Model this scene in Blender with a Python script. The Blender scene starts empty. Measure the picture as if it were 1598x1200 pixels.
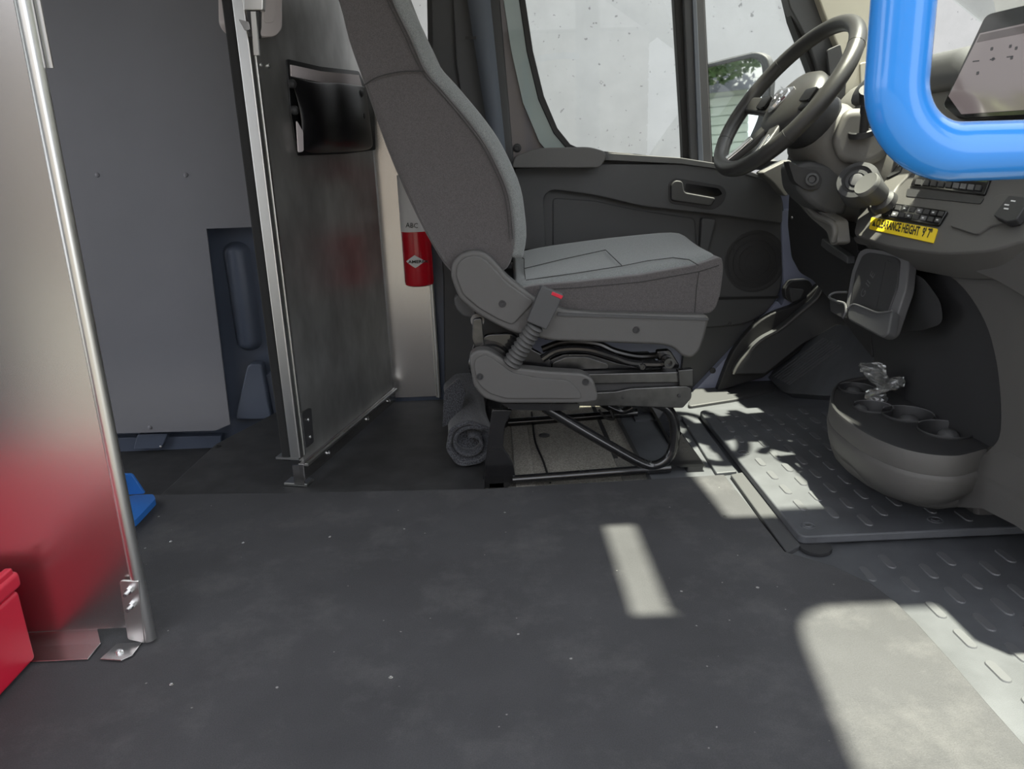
import bpy, bmesh, math, random
from mathutils import Vector as V, Matrix
random.seed(7)
C = bpy.context.scene.collection
S = bpy.context.scene
# ------------------------------------------------------------------ camera
FPX, PITCH, YAW, ROLL, CAMH = 1150.0, 16.6, 1.2, -2.0, 0.72
p, yw, ro = map(math.radians, (PITCH, YAW, ROLL))
FW = V((math.sin(yw)*math.cos(p), math.cos(yw)*math.cos(p), -math.sin(p)))
rt = V((math.cos(yw), -math.sin(yw), 0)); up = rt.cross(FW)
RT = math.cos(ro)*rt + math.sin(ro)*up
UP = -math.sin(ro)*rt + math.cos(ro)*up
EYE = V((0, 0, CAMH))
cd = bpy.data.cameras.new('camera'); cam = bpy.data.objects.new('camera', cd); C.objects.link(cam)
cd.sensor_fit = 'HORIZONTAL'; cd.sensor_width = 36.0; cd.lens = 36.0*FPX/1598.0; cd.clip_start = 0.02
M = Matrix((RT, UP, -FW)).transposed().to_4x4(); M.translation = EYE
cam.matrix_world = M; S.camera = cam
# ------------------------------------------------------------------ world, sun, exposure
SUN_K, SUN_DY = 0.20, 0.02                 # sun travels (-K, DY, -1)
w = bpy.data.worlds.new('sky'); S.world = w; w.use_nodes = True
bg = w.node_tree.nodes['Background']; bg.inputs[0].default_value = (0.93, 0.96, 1.03, 1); bg.inputs[1].default_value = 2.3
sl = bpy.data.lights.new('sun', 'SUN'); sl.energy = 17.5; sl.angle = math.radians(1.1); sl.color = (1.0, 0.955, 0.79)
so = bpy.data.objects.new('sun', sl); C.objects.link(so)
so.rotation_euler = V((-SUN_K, SUN_DY, -1)).to_track_quat('-Z', 'Y').to_euler(); so.location = (2, 1, 6)
S.view_settings.view_transform = 'Standard'; S.view_settings.look = 'None'
S.view_settings.gamma = 1.0; S.view_settings.use_curve_mapping = False
S.view_settings.exposure = 0.2
# ------------------------------------------------------------------ picture-to-place helpers
def ray(px, py): return FW + RT*((px-799.0)/FPX) + UP*((600.0-py)/FPX)
def YP(y): return (V((0, y, 0)), V((0, -1, 0)))
def XP(x): return (V((x, 0, 0)), V((-1, 0, 0)))
def ZP(z): return (V((0, 0, z)), V((0, 0, 1)))
def plane3(a, b, c):
    n = (b-a).cross(c-a).normalized()
    if n.dot(EYE-a) < 0: n = -n
    return (a, n)
def shift(pl, d): return (pl[0]+pl[1]*d, pl[1])
def at(px, py, pl):
    r = ray(px, py); t = (pl[0]-EYE).dot(pl[1])/r.dot(pl[1]); return EYE + r*t
def fillet(pts, r, n=5):
    """round the corners of a closed 2D outline; r a number or one per corner"""
    out = []; N = len(pts)
    for i, q in enumerate(pts):
        rr = r[i] if isinstance(r, (list, tuple)) else r
        a = V(pts[i-1]).to_2d(); b = V(q).to_2d(); c = V(pts[(i+1) % N]).to_2d()
        d1, d2 = (a-b), (c-b); l1, l2 = d1.length, d2.length
        k = min(rr, l1*.48, l2*.48)
        if k < 1e-6: out.append(tuple(b)); continue
        s, e = b+d1*(k/l1), b+d2*(k/l2)
        for j in range(n+1):
            t = j/n; out.append(tuple(s*(1-t)**2 + b*2*t*(1-t) + e*t*t))
    return out
def spline(pts, n=8, closed=False):
    P = [V(q) for q in pts]; N = len(P); out = []
    for i in range(N if closed else N-1):
        g = lambda k: P[k % N] if closed else P[max(0, min(N-1, k))]
        a, b, c, d = g(i-1), g(i), g(i+1), g(i+2)
        for j in range(n):
            t = j/n
            out.append(.5*((2*b)+(c-a)*t+(2*a-5*b+4*c-d)*t*t+(3*b-a-3*c+d)*t**3))
    if not closed: out.append(P[-1])
    return out
# ------------------------------------------------------------------ object helpers
WL = {}
def thing(name, label, cat, loc=(0, 0, 0), group=None, kind=None):
    o = bpy.data.objects.new(name, None); C.objects.link(o); o.location = loc; o.empty_display_size = .05
    WL[o.name] = V(loc); tag(o, label, cat, group, kind); return o
def tag(o, label=None, cat=None, group=None, kind=None):
    if label: o['label'] = label
    if cat: o['category'] = cat
    if group: o['group'] = group
    if kind: o['kind'] = kind
    return o
def new(name, verts, faces, mat, parent=None, smooth=35, bevel=0, seg=3, sub=0, solid=0, label=None, solid_off=-1):
    verts = [V(v) for v in verts]
    lo = V([min(v[i] for v in verts) for i in range(3)]); hi = V([max(v[i] for v in verts) for i in range(3)])
    c = (lo+hi)/2
    me = bpy.data.meshes.new(name); me.from_pydata([v-c for v in verts], [], faces)
    bm = bmesh.new(); bm.from_mesh(me); bmesh.ops.recalc_face_normals(bm, faces=bm.faces); bm.to_mesh(me); bm.free()
    if smooth:
        me.shade_smooth(); me.set_sharp_from_angle(angle=math.radians(smooth))
    me.materials.append(mat)
    o = bpy.data.objects.new(name, me); C.objects.link(o)
    if parent is not None:
        o.parent = parent; o.location = c - WL[parent.name]
    else: o.location = c
    WL[o.name] = c
    if solid:
        m = o.modifiers.new('thick', 'SOLIDIFY'); m.thickness = solid; m.offset = solid_off
    if bevel:
        m = o.modifiers.new('bevel', 'BEVEL'); m.width = bevel; m.segments = seg; m.limit_method = 'ANGLE'
        m.angle_limit = math.radians(40); m.use_clamp_overlap = True
        if smooth: me.set_sharp_from_angle(angle=math.pi)
        m.harden_normals = True
    if sub:
        m = o.modifiers.new('sub', 'SUBSURF'); m.levels = sub; m.render_levels = sub
    if label: o['label'] = label
    return o
def copy_at(src, d, parent=None):
    o = src.copy(); C.objects.link(o); pr = parent if parent is not None else src.parent
    o.parent = pr; wl = WL[src.name]+V(d); o.location = wl-(WL[pr.name] if pr else V((0, 0, 0))); WL[o.name] = wl; return o
def prism3(name, pts, vec, mat, parent=None, **k):
    n = len(pts); vec = V(vec); pts = [V(q) for q in pts]
    vs = pts + [q+vec for q in pts]
    fs = [tuple(range(n)), tuple(range(2*n-1, n-1, -1))] + [(i, (i+1) % n, n+(i+1) % n, n+i) for i in range(n)]
    return new(name, vs, fs, mat, parent, **k)
def prism(name, pix, pl, depth, mat, parent=None, **k):
    return prism3(name, [at(a, b, pl) for a, b in pix], pl[1]*-depth, mat, parent, **k)
def ring(name, outer, inner, pl, depth, mat, parent=None, **k):
    n = len(outer); d = pl[1]*-depth
    a = [at(*q, pl) for q in outer]; b = [at(*q, pl) for q in inner]
    vs = a+b+[q+d for q in a]+[q+d for q in b]; fs = []
    for i in range(n):
        j = (i+1) % n
        fs += [(i, j, n+j, n+i), (2*n+i, 3*n+i, 3*n+j, 2*n+j), (i, 2*n+i, 2*n+j, j), (n+i, n+j, 3*n+j, 3*n+i)]
    return new(name, vs, fs, mat, parent, **k)
def box(name, lo, hi, mat, parent=None, **k):
    x0, y0, z0 = lo; x1, y1, z1 = hi
    vs = [(x0, y0, z0), (x1, y0, z0), (x1, y1, z0), (x0, y1, z0), (x0, y0, z1), (x1, y0, z1), (x1, y1, z1), (x0, y1, z1)]
    fs = [(0, 3, 2, 1), (4, 5, 6, 7), (0, 1, 5, 4), (1, 2, 6, 5), (2, 3, 7, 6), (3, 0, 4, 7)]
    return new(name, vs, fs, mat, parent, **k)
def loft(name, loops, mat, parent=None, cap=True, closed=True, **k):
    n = len(loops[0]); vs = [q for L in loops for q in L]; fs = []
    for i in range(len(loops)-1):
        for j in range(n if closed else n-1):
            jj = (j+1) % n; fs.append((i*n+j, i*n+jj, (i+1)*n+jj, (i+1)*n+j))
    if cap and closed:
        fs += [tuple(range(n-1, -1, -1)), tuple(range((len(loops)-1)*n, len(loops)*n))]
    return new(name, vs, fs, mat, parent, **k)
def tube(name, path, r, mat, parent=None, n=12, closed=False, prof=None, **k):
    P = [V(q) for q in path]; N = len(P); loops = []
    tg = []
    for i in range(N):
        a = P[(i-1) % N] if closed else P[max(0, i-1)]; b = P[(i+1) % N] if closed else P[min(N-1, i+1)]
        tg.append((b-a).normalized())
    u = tg[0].orthogonal().normalized()
    for i in range(N):
        u = (u-tg[i]*u.dot(tg[i])).normalized(); v = tg[i].cross(u)
        rr = r[i] if isinstance(r, (list, tuple)) else r
        loops.append([P[i]+(u*math.cos(2*math.pi*j/n)+v*math.sin(2*math.pi*j/n))*rr for j in range(n)])
    if closed: loops.append(loops[0])
    return loft(name, loops, mat, parent, cap=not closed, **k)
def lathe(name, prof, org, axis, mat, parent=None, n=24, **k):
    """prof: (radius, height along axis)"""
    ax = V(axis).normalized(); u = ax.orthogonal().normalized(); v = ax.cross(u); org = V(org)
    loops = [[org+ax*h+(u*math.cos(2*math.pi*j/n)+v*math.sin(2*math.pi*j/n))*max(r, 1e-4) for j in range(n)] for r, h in prof]
    return loft(name, loops, mat, parent, **k)
def rod(name, a, b, r, mat, parent=None, n=12, **k):
    return tube(name, [a, b], r, mat, parent, n=n, **k)
def grid(name, rows, mat, parent=None, **k):
    return loft(name, rows, mat, parent, cap=False, closed=False, **k)
def bolt(pos, nrm, r, mat, parent, name='bolt', h=None):
    h = h or r*.7
    return lathe(name, [(r, 0), (r, h*.6), (r*.7, h), (r*.45, h), (r*.4, h*.6), (0, h*.6)], pos, nrm, mat, parent, n=10, smooth=40)
def text(name, s, pl, pa, pb, height, mat, parent, lift=.0006, bold=.0, pu=None):
    cu = bpy.data.curves.new('t', 'FONT'); cu.body = s; cu.size = 1.0; cu.resolution_u = 2; cu.offset = bold
    to = bpy.data.objects.new('t', cu); C.objects.link(to)
    dg = bpy.context.evaluated_depsgraph_get(); me = to.evaluated_get(dg).to_mesh()
    vs = [v.co.copy() for v in me.vertices]; fs = [tuple(q.vertices) for q in me.polygons]
    to.evaluated_get(dg).to_mesh_clear(); bpy.data.objects.remove(to); bpy.data.curves.remove(cu)
    x0 = min(v.x for v in vs); x1 = max(v.x for v in vs); y0 = min(v.y for v in vs); y1 = max(v.y for v in vs)
    a, b = at(*pa, pl), at(*pb, pl); X = b-a; Y = pl[1].cross(X).normalized()
    if pu: Y = at(*pu, pl)-a; height = 1.0
    out = [a + X*((v.x-x0)/(x1-x0)) + Y*(height*(v.y-y0)/(y1-y0)) + pl[1]*lift for v in vs]
    return new(name, out, fs, mat, parent, smooth=0)
# ------------------------------------------------------------------ materials
def nodes(name):
    m = bpy.data.materials.new(name); m.use_nodes = True; nt = m.node_tree
    return m, nt, nt.nodes, nt.links, nt.nodes['Principled BSDF']
def mat(name, col, rough=.5, metal=0., var=0., vscale=6., bump=0., bscale=400., rvar=0., spec=.5, coat=0., stretch=None, col2=None, detail=4):
    m, nt, N, L, b = nodes(name)
    b.inputs['Base Color'].default_value = (*col, 1); b.inputs['Roughness'].default_value = rough
    b.inputs['Metallic'].default_value = metal; b.inputs['Specular IOR Level'].default_value = spec; b.inputs['Coat Weight'].default_value = coat
    if not (var or bump or rvar): return m
    tc = N.new('ShaderNodeNewGeometry'); src = tc.outputs['Position']
    if stretch:
        mp = N.new('ShaderNodeMapping'); mp.inputs['Scale'].default_value = stretch; L.new(src, mp.inputs[0]); src = mp.outputs[0]
    if var or rvar:
        nz = N.new('ShaderNodeTexNoise'); nz.inputs['Scale'].default_value = vscale; nz.inputs['Detail'].default_value = detail; nz.inputs['Roughness'].default_value = .6; L.new(src, nz.inputs['Vector'])
        if var:
            cr = N.new('ShaderNodeValToRGB'); cr.color_ramp.elements[0].position = .35; cr.color_ramp.elements[1].position = .68
            c2 = col2 or tuple(min(1, c*(1+var)) for c in col)
            cr.color_ramp.elements[0].color = (*[c*(1-var*.4) for c in col], 1); cr.color_ramp.elements[1].color = (*c2, 1)
            L.new(nz.outputs['Fac'], cr.inputs[0]); L.new(cr.outputs[0], b.inputs['Base Color'])
        if rvar:
            mr = N.new('ShaderNodeMapRange'); mr.inputs['From Min'].default_value = .3; mr.inputs['From Max'].default_value = .7
            mr.inputs['To Min'].default_value = max(.05, rough-rvar); mr.inputs['To Max'].default_value = min(1, rough+rvar)
            L.new(nz.outputs['Fac'], mr.inputs[0]); L.new(mr.outputs[0], b.inputs['Roughness'])
    if bump:
        n2 = N.new('ShaderNodeTexNoise'); n2.inputs['Scale'].default_value = bscale; n2.inputs['Detail'].default_value = 2; L.new(tc.outputs['Position'], n2.inputs['Vector'])
        bp = N.new('ShaderNodeBump'); bp.inputs['Strength'].default_value = bump; bp.inputs['Distance'].default_value = .002
        L.new(n2.outputs['Fac'], bp.inputs['Height']); L.new(bp.outputs[0], b.inputs['Normal'])
    return m
def weave(name, c1, c2, scale=700, rough=.9):
    m, nt, N, L, b = nodes(name)
    g = N.new('ShaderNodeNewGeometry'); n1 = N.new('ShaderNodeTexNoise'); n1.inputs['Scale'].default_value = scale; n1.inputs['Detail'].default_value = 1
    L.new(g.outputs['Position'], n1.inputs['Vector'])
    cr = N.new('ShaderNodeValToRGB'); cr.color_ramp.elements[0].position = .35; cr.color_ramp.elements[1].position = .65
    cr.color_ramp.elements[0].color = (*c1, 1); cr.color_ramp.elements[1].color = (*c2, 1)
    L.new(n1.outputs['Fac'], cr.inputs[0]); L.new(cr.outputs[0], b.inputs['Base Color']); b.inputs['Roughness'].default_value = rough
    b.inputs['Specular IOR Level'].default_value = .2; b.inputs['Sheen Weight'].default_value = .25; b.inputs['Sheen Roughness'].default_value = .5
    bp = N.new('ShaderNodeBump'); bp.inputs['Strength'].default_value = .35; bp.inputs['Distance'].default_value = .001
    L.new(n1.outputs['Fac'], bp.inputs['Height']); L.new(bp.outputs[0], b.inputs['Normal']); return m
def pane(name, tint, refl=1.0, rough=0.0):
    m = bpy.data.materials.new(name); m.use_nodes = True; nt = m.node_tree; N = nt.nodes; L = nt.links; N.clear()
    o = N.new('ShaderNodeOutputMaterial'); t = N.new('ShaderNodeBsdfTransparent'); t.inputs[0].default_value = (*tint, 1)
    g = N.new('ShaderNodeBsdfGlossy'); g.inputs['Roughness'].default_value = rough; f = N.new('ShaderNodeFresnel'); f.inputs[0].default_value = 1.45
    mu = N.new('ShaderNodeMath'); mu.operation = 'MULTIPLY'; mu.inputs[1].default_value = refl; mx = N.new('ShaderNodeMixShader')
    L.new(f.outputs[0], mu.inputs[0]); L.new(mu.outputs[0], mx.inputs[0]); L.new(t.outputs[0], mx.inputs[1]); L.new(g.outputs[0], mx.inputs[2]); L.new(mx.outputs[0], o.inputs[0]); return m
def emit(name, col, s):
    m, nt, N, L, b = nodes(name); b.inputs['Base Color'].default_value = (.01, .01, .01, 1); b.inputs['Roughness'].default_value = .08
    b.inputs['Emission Color'].default_value = (*col, 1); b.inputs['Emission Strength'].default_value = s; return m
def rubber(name):
    m, nt, N, L, b = nodes(name)
    g = N.new('ShaderNodeNewGeometry'); cols = []
    n1 = N.new('ShaderNodeTexNoise'); n1.inputs['Scale'].default_value = 2.6; n1.inputs['Detail'].default_value = 7; n1.inputs['Roughness'].default_value = .62
    n2 = N.new('ShaderNodeTexNoise'); n2.inputs['Scale'].default_value = 9; n2.inputs['Detail'].default_value = 9; n2.inputs['Roughness'].default_value = .72
    n3 = N.new('ShaderNodeTexNoise'); n3.inputs['Scale'].default_value = 500; n3.inputs['Detail'].default_value = 1
    for n in (n1, n2, n3): L.new(g.outputs['Position'], n.inputs['Vector'])
    r1 = N.new('ShaderNodeValToRGB'); r1.color_ramp.elements[0].position = .3; r1.color_ramp.elements[1].position = .75
    r1.color_ramp.elements[0].color = (.042, .042, .045, 1); r1.color_ramp.elements[1].color = (.072, .072, .077, 1)
    n2.inputs['Scale'].default_value = 6
    r2 = N.new('ShaderNodeValToRGB'); r2.color_ramp.elements[0].position = .50; r2.color_ramp.elements[1].position = .82
    r2.color_ramp.elements[0].color = (0, 0, 0, 1); r2.color_ramp.elements[1].color = (1, 1, 1, 1)
    mx = N.new('ShaderNodeMixRGB'); mx.inputs[2].default_value = (.19, .185, .185, 1); mu = N.new('ShaderNodeMath'); mu.operation = 'MULTIPLY'; mu.inputs[1].default_value = .38
    L.new(n1.outputs['Fac'], r1.inputs[0]); L.new(n2.outputs['Fac'], r2.inputs[0]); L.new(r2.outputs[0], mu.inputs[0]); L.new(mu.outputs[0], mx.inputs[0]); L.new(r1.outputs[0], mx.inputs[1])
    n4 = N.new('ShaderNodeTexNoise'); n4.inputs['Scale'].default_value = 90; n4.inputs['Detail'].default_value = 0; L.new(g.outputs['Position'], n4.inputs['Vector'])
    r4 = N.new('ShaderNodeValToRGB'); r4.color_ramp.elements[0].position = .86; r4.color_ramp.elements[1].position = .90; r4.color_ramp.elements[0].color = (0, 0, 0, 1)
    m4 = N.new('ShaderNodeMixRGB'); m4.inputs[2].default_value = (.35, .34, .33, 1); L.new(n4.outputs['Fac'], r4.inputs[0]); L.new(r4.outputs[0], m4.inputs[0]); L.new(mx.outputs[0], m4.inputs[1])
    r3 = N.new('ShaderNodeMapRange'); r3.inputs['To Min'].default_value = .7; r3.inputs['To Max'].default_value = 1.3; L.new(n3.outputs['Fac'], r3.inputs[0])
    m3 = N.new('ShaderNodeVectorMath'); m3.operation = 'SCALE'; L.new(m4.outputs[0], m3.inputs[0]); L.new(r3.outputs[0], m3.inputs['Scale'])
    L.new(m3.outputs[0], b.inputs['Base Color']); b.inputs['Roughness'].default_value = .70; b.inputs['Specular IOR Level'].default_value = .4
    bp = N.new('ShaderNodeBump'); bp.inputs['Strength'].default_value = .4; bp.inputs['Distance'].default_value = .001; L.new(n3.outputs['Fac'], bp.inputs['Height']); L.new(bp.outputs[0], b.inputs['Normal']); return m

RUB = rubber('rubber_floor')
RUB2 = mat('rubber_side', (.028, .028, .029), .62, var=.5, vscale=12, bump=.2, bscale=500)
FLOORMAT = mat('cab_vinyl', (.082, .086, .094), .5, var=.3, vscale=7, bump=.25, bscale=900)
ALU = mat('aluminium', (.57, .56, .55), .27, 1, var=.06, vscale=4, detail=1)
ALUD = mat('scuffed_aluminium', (.50, .50, .485), .37, .85, var=.30, vscale=9, detail=3, stretch=(1, 1, .6))
ALUB = mat('bright_aluminium', (.72, .72, .70), .34, 1)
ZINC = mat('zinc_bolt', (.7, .7, .7), .25, 1)
WALLP = mat('grey_wall_panel', (.215, .215, .235), .42, var=.06, vscale=3)
BODY = mat('blue_grey_paint', (.10, .12, .165), .34, var=.1, vscale=5)
BODYL = mat('body_paint_lit', (.25, .27, .37), .4)  # front copy of the body paint, colour lightened to make up for dim light
BODYG = mat('door_paint_teal_reflect', (.26, .33, .32), .3, coat=.5)  # window frame paint with a teal reflection put into its colour
APER = mat('aperture_paint_reflect', (.13, .12, .125), .3, coat=.4)  # painted metal, its brownish tint stands in for a reflection
BLK = mat('black_plastic', (.032, .032, .034), .5, bump=.25, bscale=1300)
DKG = mat('charcoal_plastic', (.070, .071, .074), .52, bump=.3, bscale=1300)
KNOB = mat('knob_silver', (.22, .22, .215), .4, .5)
PILL = mat('pale_pill', (.110, .113, .120), .42, bump=.2, bscale=900)  # slightly paler and smoother than the mat vinyl
GRYP = mat('grey_plastic', (.100, .098, .096), .5, bump=.3, bscale=1300)
CONS = mat('console_plastic', (.092, .089, .085), .48, bump=.3, bscale=1300)
CONL = mat('dash_trim_plastic', (.155, .15, .14), .5, bump=.25, bscale=1300)
RIMG = mat('holder_rim', (.11, .11, .115), .45)
GLS = mat('gloss_black', (.008, .008, .009), .12)
BMET = mat('black_metal', (.012, .012, .013), .22, .0, coat=.6, rvar=.08, vscale=30)
RAIL = mat('rail_metal', (.10, .10, .10), .28, .9, var=.4, vscale=20)
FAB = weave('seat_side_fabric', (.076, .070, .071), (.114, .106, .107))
FABL = weave('seat_top_fabric', (.145, .155, .155), (.25, .262, .262))  # same seat cloth, heathered paler, with some sky light put into the colour
SEAM = mat('stitching', (.04, .039, .039), .9)
BELLOW = mat('buckle_bellows', (.075, .075, .075), .55)
REDM = mat('red_enamel', (.55, .008, .02), .25, coat=.4)
REDP = mat('red_plastic', (.60, .012, .04), .38)
WHT = mat('white_label', (.75, .75, .75), .5)
BLUE = mat('blue_powdercoat', (.025, .235, .70), .22, coat=.5)
BLUEP = mat('blue_plastic', (.03, .17, .55), .4)
VINYL = mat('black_vinyl', (.009, .009, .010), .30, bump=.10, bscale=300)
PINKW = mat('pouch_lining', (.80, .73, .74), .6)
LATCH = mat('latch_casting', (.60, .55, .54), .45)
GASK = mat('gasket', (.012, .012, .012), .8, bump=.4, bscale=700)
CLOTH = weave('roll_cloth', (.024, .025, .029), (.085, .088, .098), 330)
TAN = weave('underseat_carpet', (.19, .175, .145), (.38, .355, .30), 300)
TAND = weave('underseat_dark', (.11, .104, .09), (.23, .215, .185), 300)
CREAM = mat('cream_trim', (.52, .49, .40), .6, bump=.15, bscale=900)
YEL = mat('yellow_sticker', (.85, .62, .02), .45)
INK = mat('black_ink', (.01, .01, .01), .6)
INKW = mat('white_ink', (.7, .7, .7), .6)
INKR = mat('red_ink', (.6, .03, .02), .6)
CHR = mat('chrome', (.8, .8, .8), .12, 1)
LEATH = mat('wheel_leather', (.034, .033, .032), .36, bump=.2, bscale=900)
BELT = mat('belt_webbing', (.10, .115, .14), .7, bump=.3, bscale=900)
SEAL = mat('rubber_seal', (.012, .012, .012), .6)
GLASS = pane('window_glass', (.96, .98, .97), .6)
FILM = pane('clear_film', (.90, .92, .92), 3.0, .12)
_n = FILM.node_tree; _o = [q for q in _n.nodes if q.type == 'OUTPUT_MATERIAL'][0]; _src = _o.inputs[0].links[0].from_socket
_d = _n.nodes.new('ShaderNodeBsdfTranslucent'); _d.inputs[0].default_value = (.8, .8, .78, 1); _e = _n.nodes.new('ShaderNodeBsdfDiffuse'); _e.inputs[0].default_value = (.8, .8, .78, 1)
_m = _n.nodes.new('ShaderNodeMixShader'); _n.links.new(_d.outputs[0], _m.inputs[1]); _n.links.new(_e.outputs[0], _m.inputs[2])
_k = _n.nodes.new('ShaderNodeMixShader'); _k.inputs[0].default_value = .15; _n.links.new(_src, _k.inputs[1]); _n.links.new(_m.outputs[0], _k.inputs[2]); _n.links.new(_k.outputs[0], _o.inputs[0])
MIRR = mat('mirror', (.85, .9, .88), .02, 1)
HEAD = mat('headliner', (.62, .60, .57), .9)
CONCW, _nt, _N, _L, _b = nodes('pale_concrete')
_g = _N.new('ShaderNodeNewGeometry'); _n1 = _N.new('ShaderNodeTexNoise'); _n1.inputs['Scale'].default_value = 5; _n1.inputs['Detail'].default_value = 8; _n1.inputs['Roughness'].default_value = .7
_n2 = _N.new('ShaderNodeTexNoise'); _n2.inputs['Scale'].default_value = 34; _n2.inputs['Detail'].default_value = 2
_r1 = _N.new('ShaderNodeValToRGB'); _r1.color_ramp.elements[0].position = .35; _r1.color_ramp.elements[1].position = .65; _r1.color_ramp.elements[0].color = (.40, .40, .40, 1); _r1.color_ramp.elements[1].color = (.45, .45, .45, 1)
_r2 = _N.new('ShaderNodeValToRGB'); _r2.color_ramp.elements[0].position = .69; _r2.color_ramp.elements[1].position = .74; _r2.color_ramp.elements[0].color = (0, 0, 0, 1)
_mx = _N.new('ShaderNodeMixRGB'); _mx.inputs[2].default_value = (.22, .22, .22, 1)
for _q in (_n1, _n2): _L.new(_g.outputs['Position'], _q.inputs['Vector'])
_L.new(_n1.outputs['Fac'], _r1.inputs[0]); _L.new(_n2.outputs['Fac'], _r2.inputs[0]); _L.new(_r2.outputs[0], _mx.inputs[0]); _L.new(_r1.outputs[0], _mx.inputs[1]); _L.new(_mx.outputs[0], _b.inputs['Base Color']); _b.inputs['Roughness'].default_value = .9
ASPH = mat('driveway', (.085, .083, .078), .95, var=.2, vscale=2)
# ================================================================== SETTING
def struct(o, label=None):
    o['kind'] = 'structure'
    if label: o['label'] = label
    return o
z0 = ZP(0.0)
edge = [at(a, b, z0) for a, b in [(1130, 740), (1225, 860), (1300, 882), (1360, 910), (1400, 940), (1430, 970), (1480, 1025), (1540, 1095), (1598, 1160)]]
fl = [V((-2.2, .30, 0)), V((-2.2, 1.625, 0)), V((-.81, 1.625, 0)), V((-.42, 1.598, 0)), V((-.04, 1.578, 0)), V((.28, 1.588, 0))] + edge + [V((.63, .30, 0))]
floor = struct(prism3('floor', fl, (0, 0, -.03), RUB, bevel=.003, seg=2), 'scuffed black rubber covering of the raised van floor')
for a, b in [(267, 845), (515, 838), (610, 1057), (1131, 806), (268, 1068), (380, 847)]:
    bolt(at(a, b, z0)-V((0, 0, .0005)), (0, 0, 1), .0035, ZINC if a != 1131 else BLK, floor, 'screw', .002)
side = [V((-.815, 1.60, -.006)), V((-.80, 1.97, -.006)), V((-.70, 2.25, -.006)), V((-.62, 2.30, -.006)), V((-.04, 2.30, -.006)), V((-.04, 1.57, -.006))]
fs_ = struct(prism3('floor', side, (0, 0, -.14), RUB2, bevel=.004, seg=2), 'plain black rubber floor piece under the partition')
bolt(at(340, 697, ZP(-.006)), (0, 0, 1), .009, GASK, fs_, 'floor_plug', .003)
struct(box('floor', (-2.2, 1.58, -.18), (-.79, 2.30, -.13), RUB2), 'low dark cargo floor beside the grey wall panel')
# cab floor covering with raised pills
cabz = -.012
cab = struct(box('floor', (.36, .30, cabz-.05), (1.75, 2.16, cabz), FLOORMAT), 'dark grey cab floor covering with raised oblong pills')
def pill_mesh(L=.050, W=.017, H=.0024):
    base = []; n = 6
    for s in (1, -1):
        for j in range(n+1):
            a = -math.pi/2*s*0 + math.pi*j/n
            base.append((math.cos(a)*W/2*s, s*(L/2-W/2)+math.sin(a)*W/2*s))
    vs = [(x, y, -.0005) for x, y in base]+[(x*.84, y*.95, H) for x, y in base]; m = len(base)
    fs = [tuple(range(m, 2*m))]+[(i, (i+1) % m, m+(i+1) % m, m+i) for i in range(m)]
    return vs, fs
PV, PF = pill_mesh()
def pills(parent, z, spots, mt):
    first = None
    for (x, y) in spots:
        if first is None:
            first = new('raised_pill', [V(v)+V((x, y, z)) for v in PV], PF, mt, parent, smooth=30); fo = (x, y)
        else: copy_at(first, (x-fo[0], y-fo[1], 0), parent)
def inside(x, y, poly):
    c = False; n = len(poly)
    for i in range(n):
        a, b = poly[i], poly[i-1]
        if (a[1] > y) != (b[1] > y) and x < (b[0]-a[0])*(y-a[1])/(b[1]-a[1])+a[0]: c = not c
    return c
flp = [(q.x, q.y) for q in fl]
mat_poly = [(.572, 1.262), (1.60, 1.262), (1.60, 2.03), (.585, 2.03)]
sp = []
for i in range(-1, 14):
    for j in range(0, 13):
        x = .60+i*.056; y = .42+j*.078+(.039 if i % 2 else 0)
        if y < 1.235 and x < 1.35 and not inside(x-.012, y, flp) and not inside(x-.012, y-.03, flp) and not inside(x-.012, y+.03, flp): sp.append((x, y))
pills(cab, cabz, sp, PILL)
# edge strip between raised floor and hard mat
tr = struct(prism3('trim_1', [at(1140, 740, ZP(-.002)), at(1165, 735, ZP(-.002)), at(1250, 850, ZP(-.002)), at(1228, 862, ZP(-.002))], (0, 0, -.012), DKG, bevel=.003), 'narrow dark edge strip beside the hard cab mat')
tr2 = struct(prism3('trim_2', [at(1062, 648, ZP(-.003)), at(1085, 646, ZP(-.003)), at(1150, 735, ZP(-.003)), at(1118, 738, ZP(-.003))], (0, 0, -.012), FLOORMAT, bevel=.003), 'dark floor strip in front of the seat frame')
# hard cab mat
cm = thing('cab_floor_mat', 'hard dark cab floor mat with raised pills below the dashboard', 'floor mat', (1.0, 1.6, 0))
mo = fillet(mat_poly, [.02, .02, .02, .03], 5)
mb = prism3('mat_plate', [V((x, y, .014)) for x, y in mo], (0, 0, -.018), FLOORMAT, cm, bevel=.004)
sp = []
for i in range(0, 16):
    for j in range(0, 10):
        x = .625+i*.050; y = 1.315+j*.078+(.039 if i % 2 else 0)
        if x < 1.28 and y < 1.985 and not any((x-a)**2+(y-b)**2 < .0022 for a, b in [(.61, 1.305), (.61, 1.69), (.62, 1.99), (.86, 1.305)]): sp.append((x, y))
pills(cm, .014, sp, PILL)
for a, b in [(.605, 1.303), (.605, 1.69), (.605, 1.985), (.86, 1.303)]:
    r = lathe('snap_rosette', [(.015, 0), (.015, .0015), (.0125, .0022), (.0118, .0008), (.008, .0008), (.0065, .0024), (.003, .0024), (.0, .001)], (a, b, .0138), (0, 0, 1), FLOORMAT, cm, n=20)
    box('snap_slot', (a-.006, b-.0012, .0155), (a+.006, b+.0012, .0168), BLK, r)
lathe('mat_foot', [(.028, 0), (.03, .004), (.03, .010)], (.60, 1.255, cabz-.001), (0, 0, 1), BLK, cm, n=20)
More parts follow.
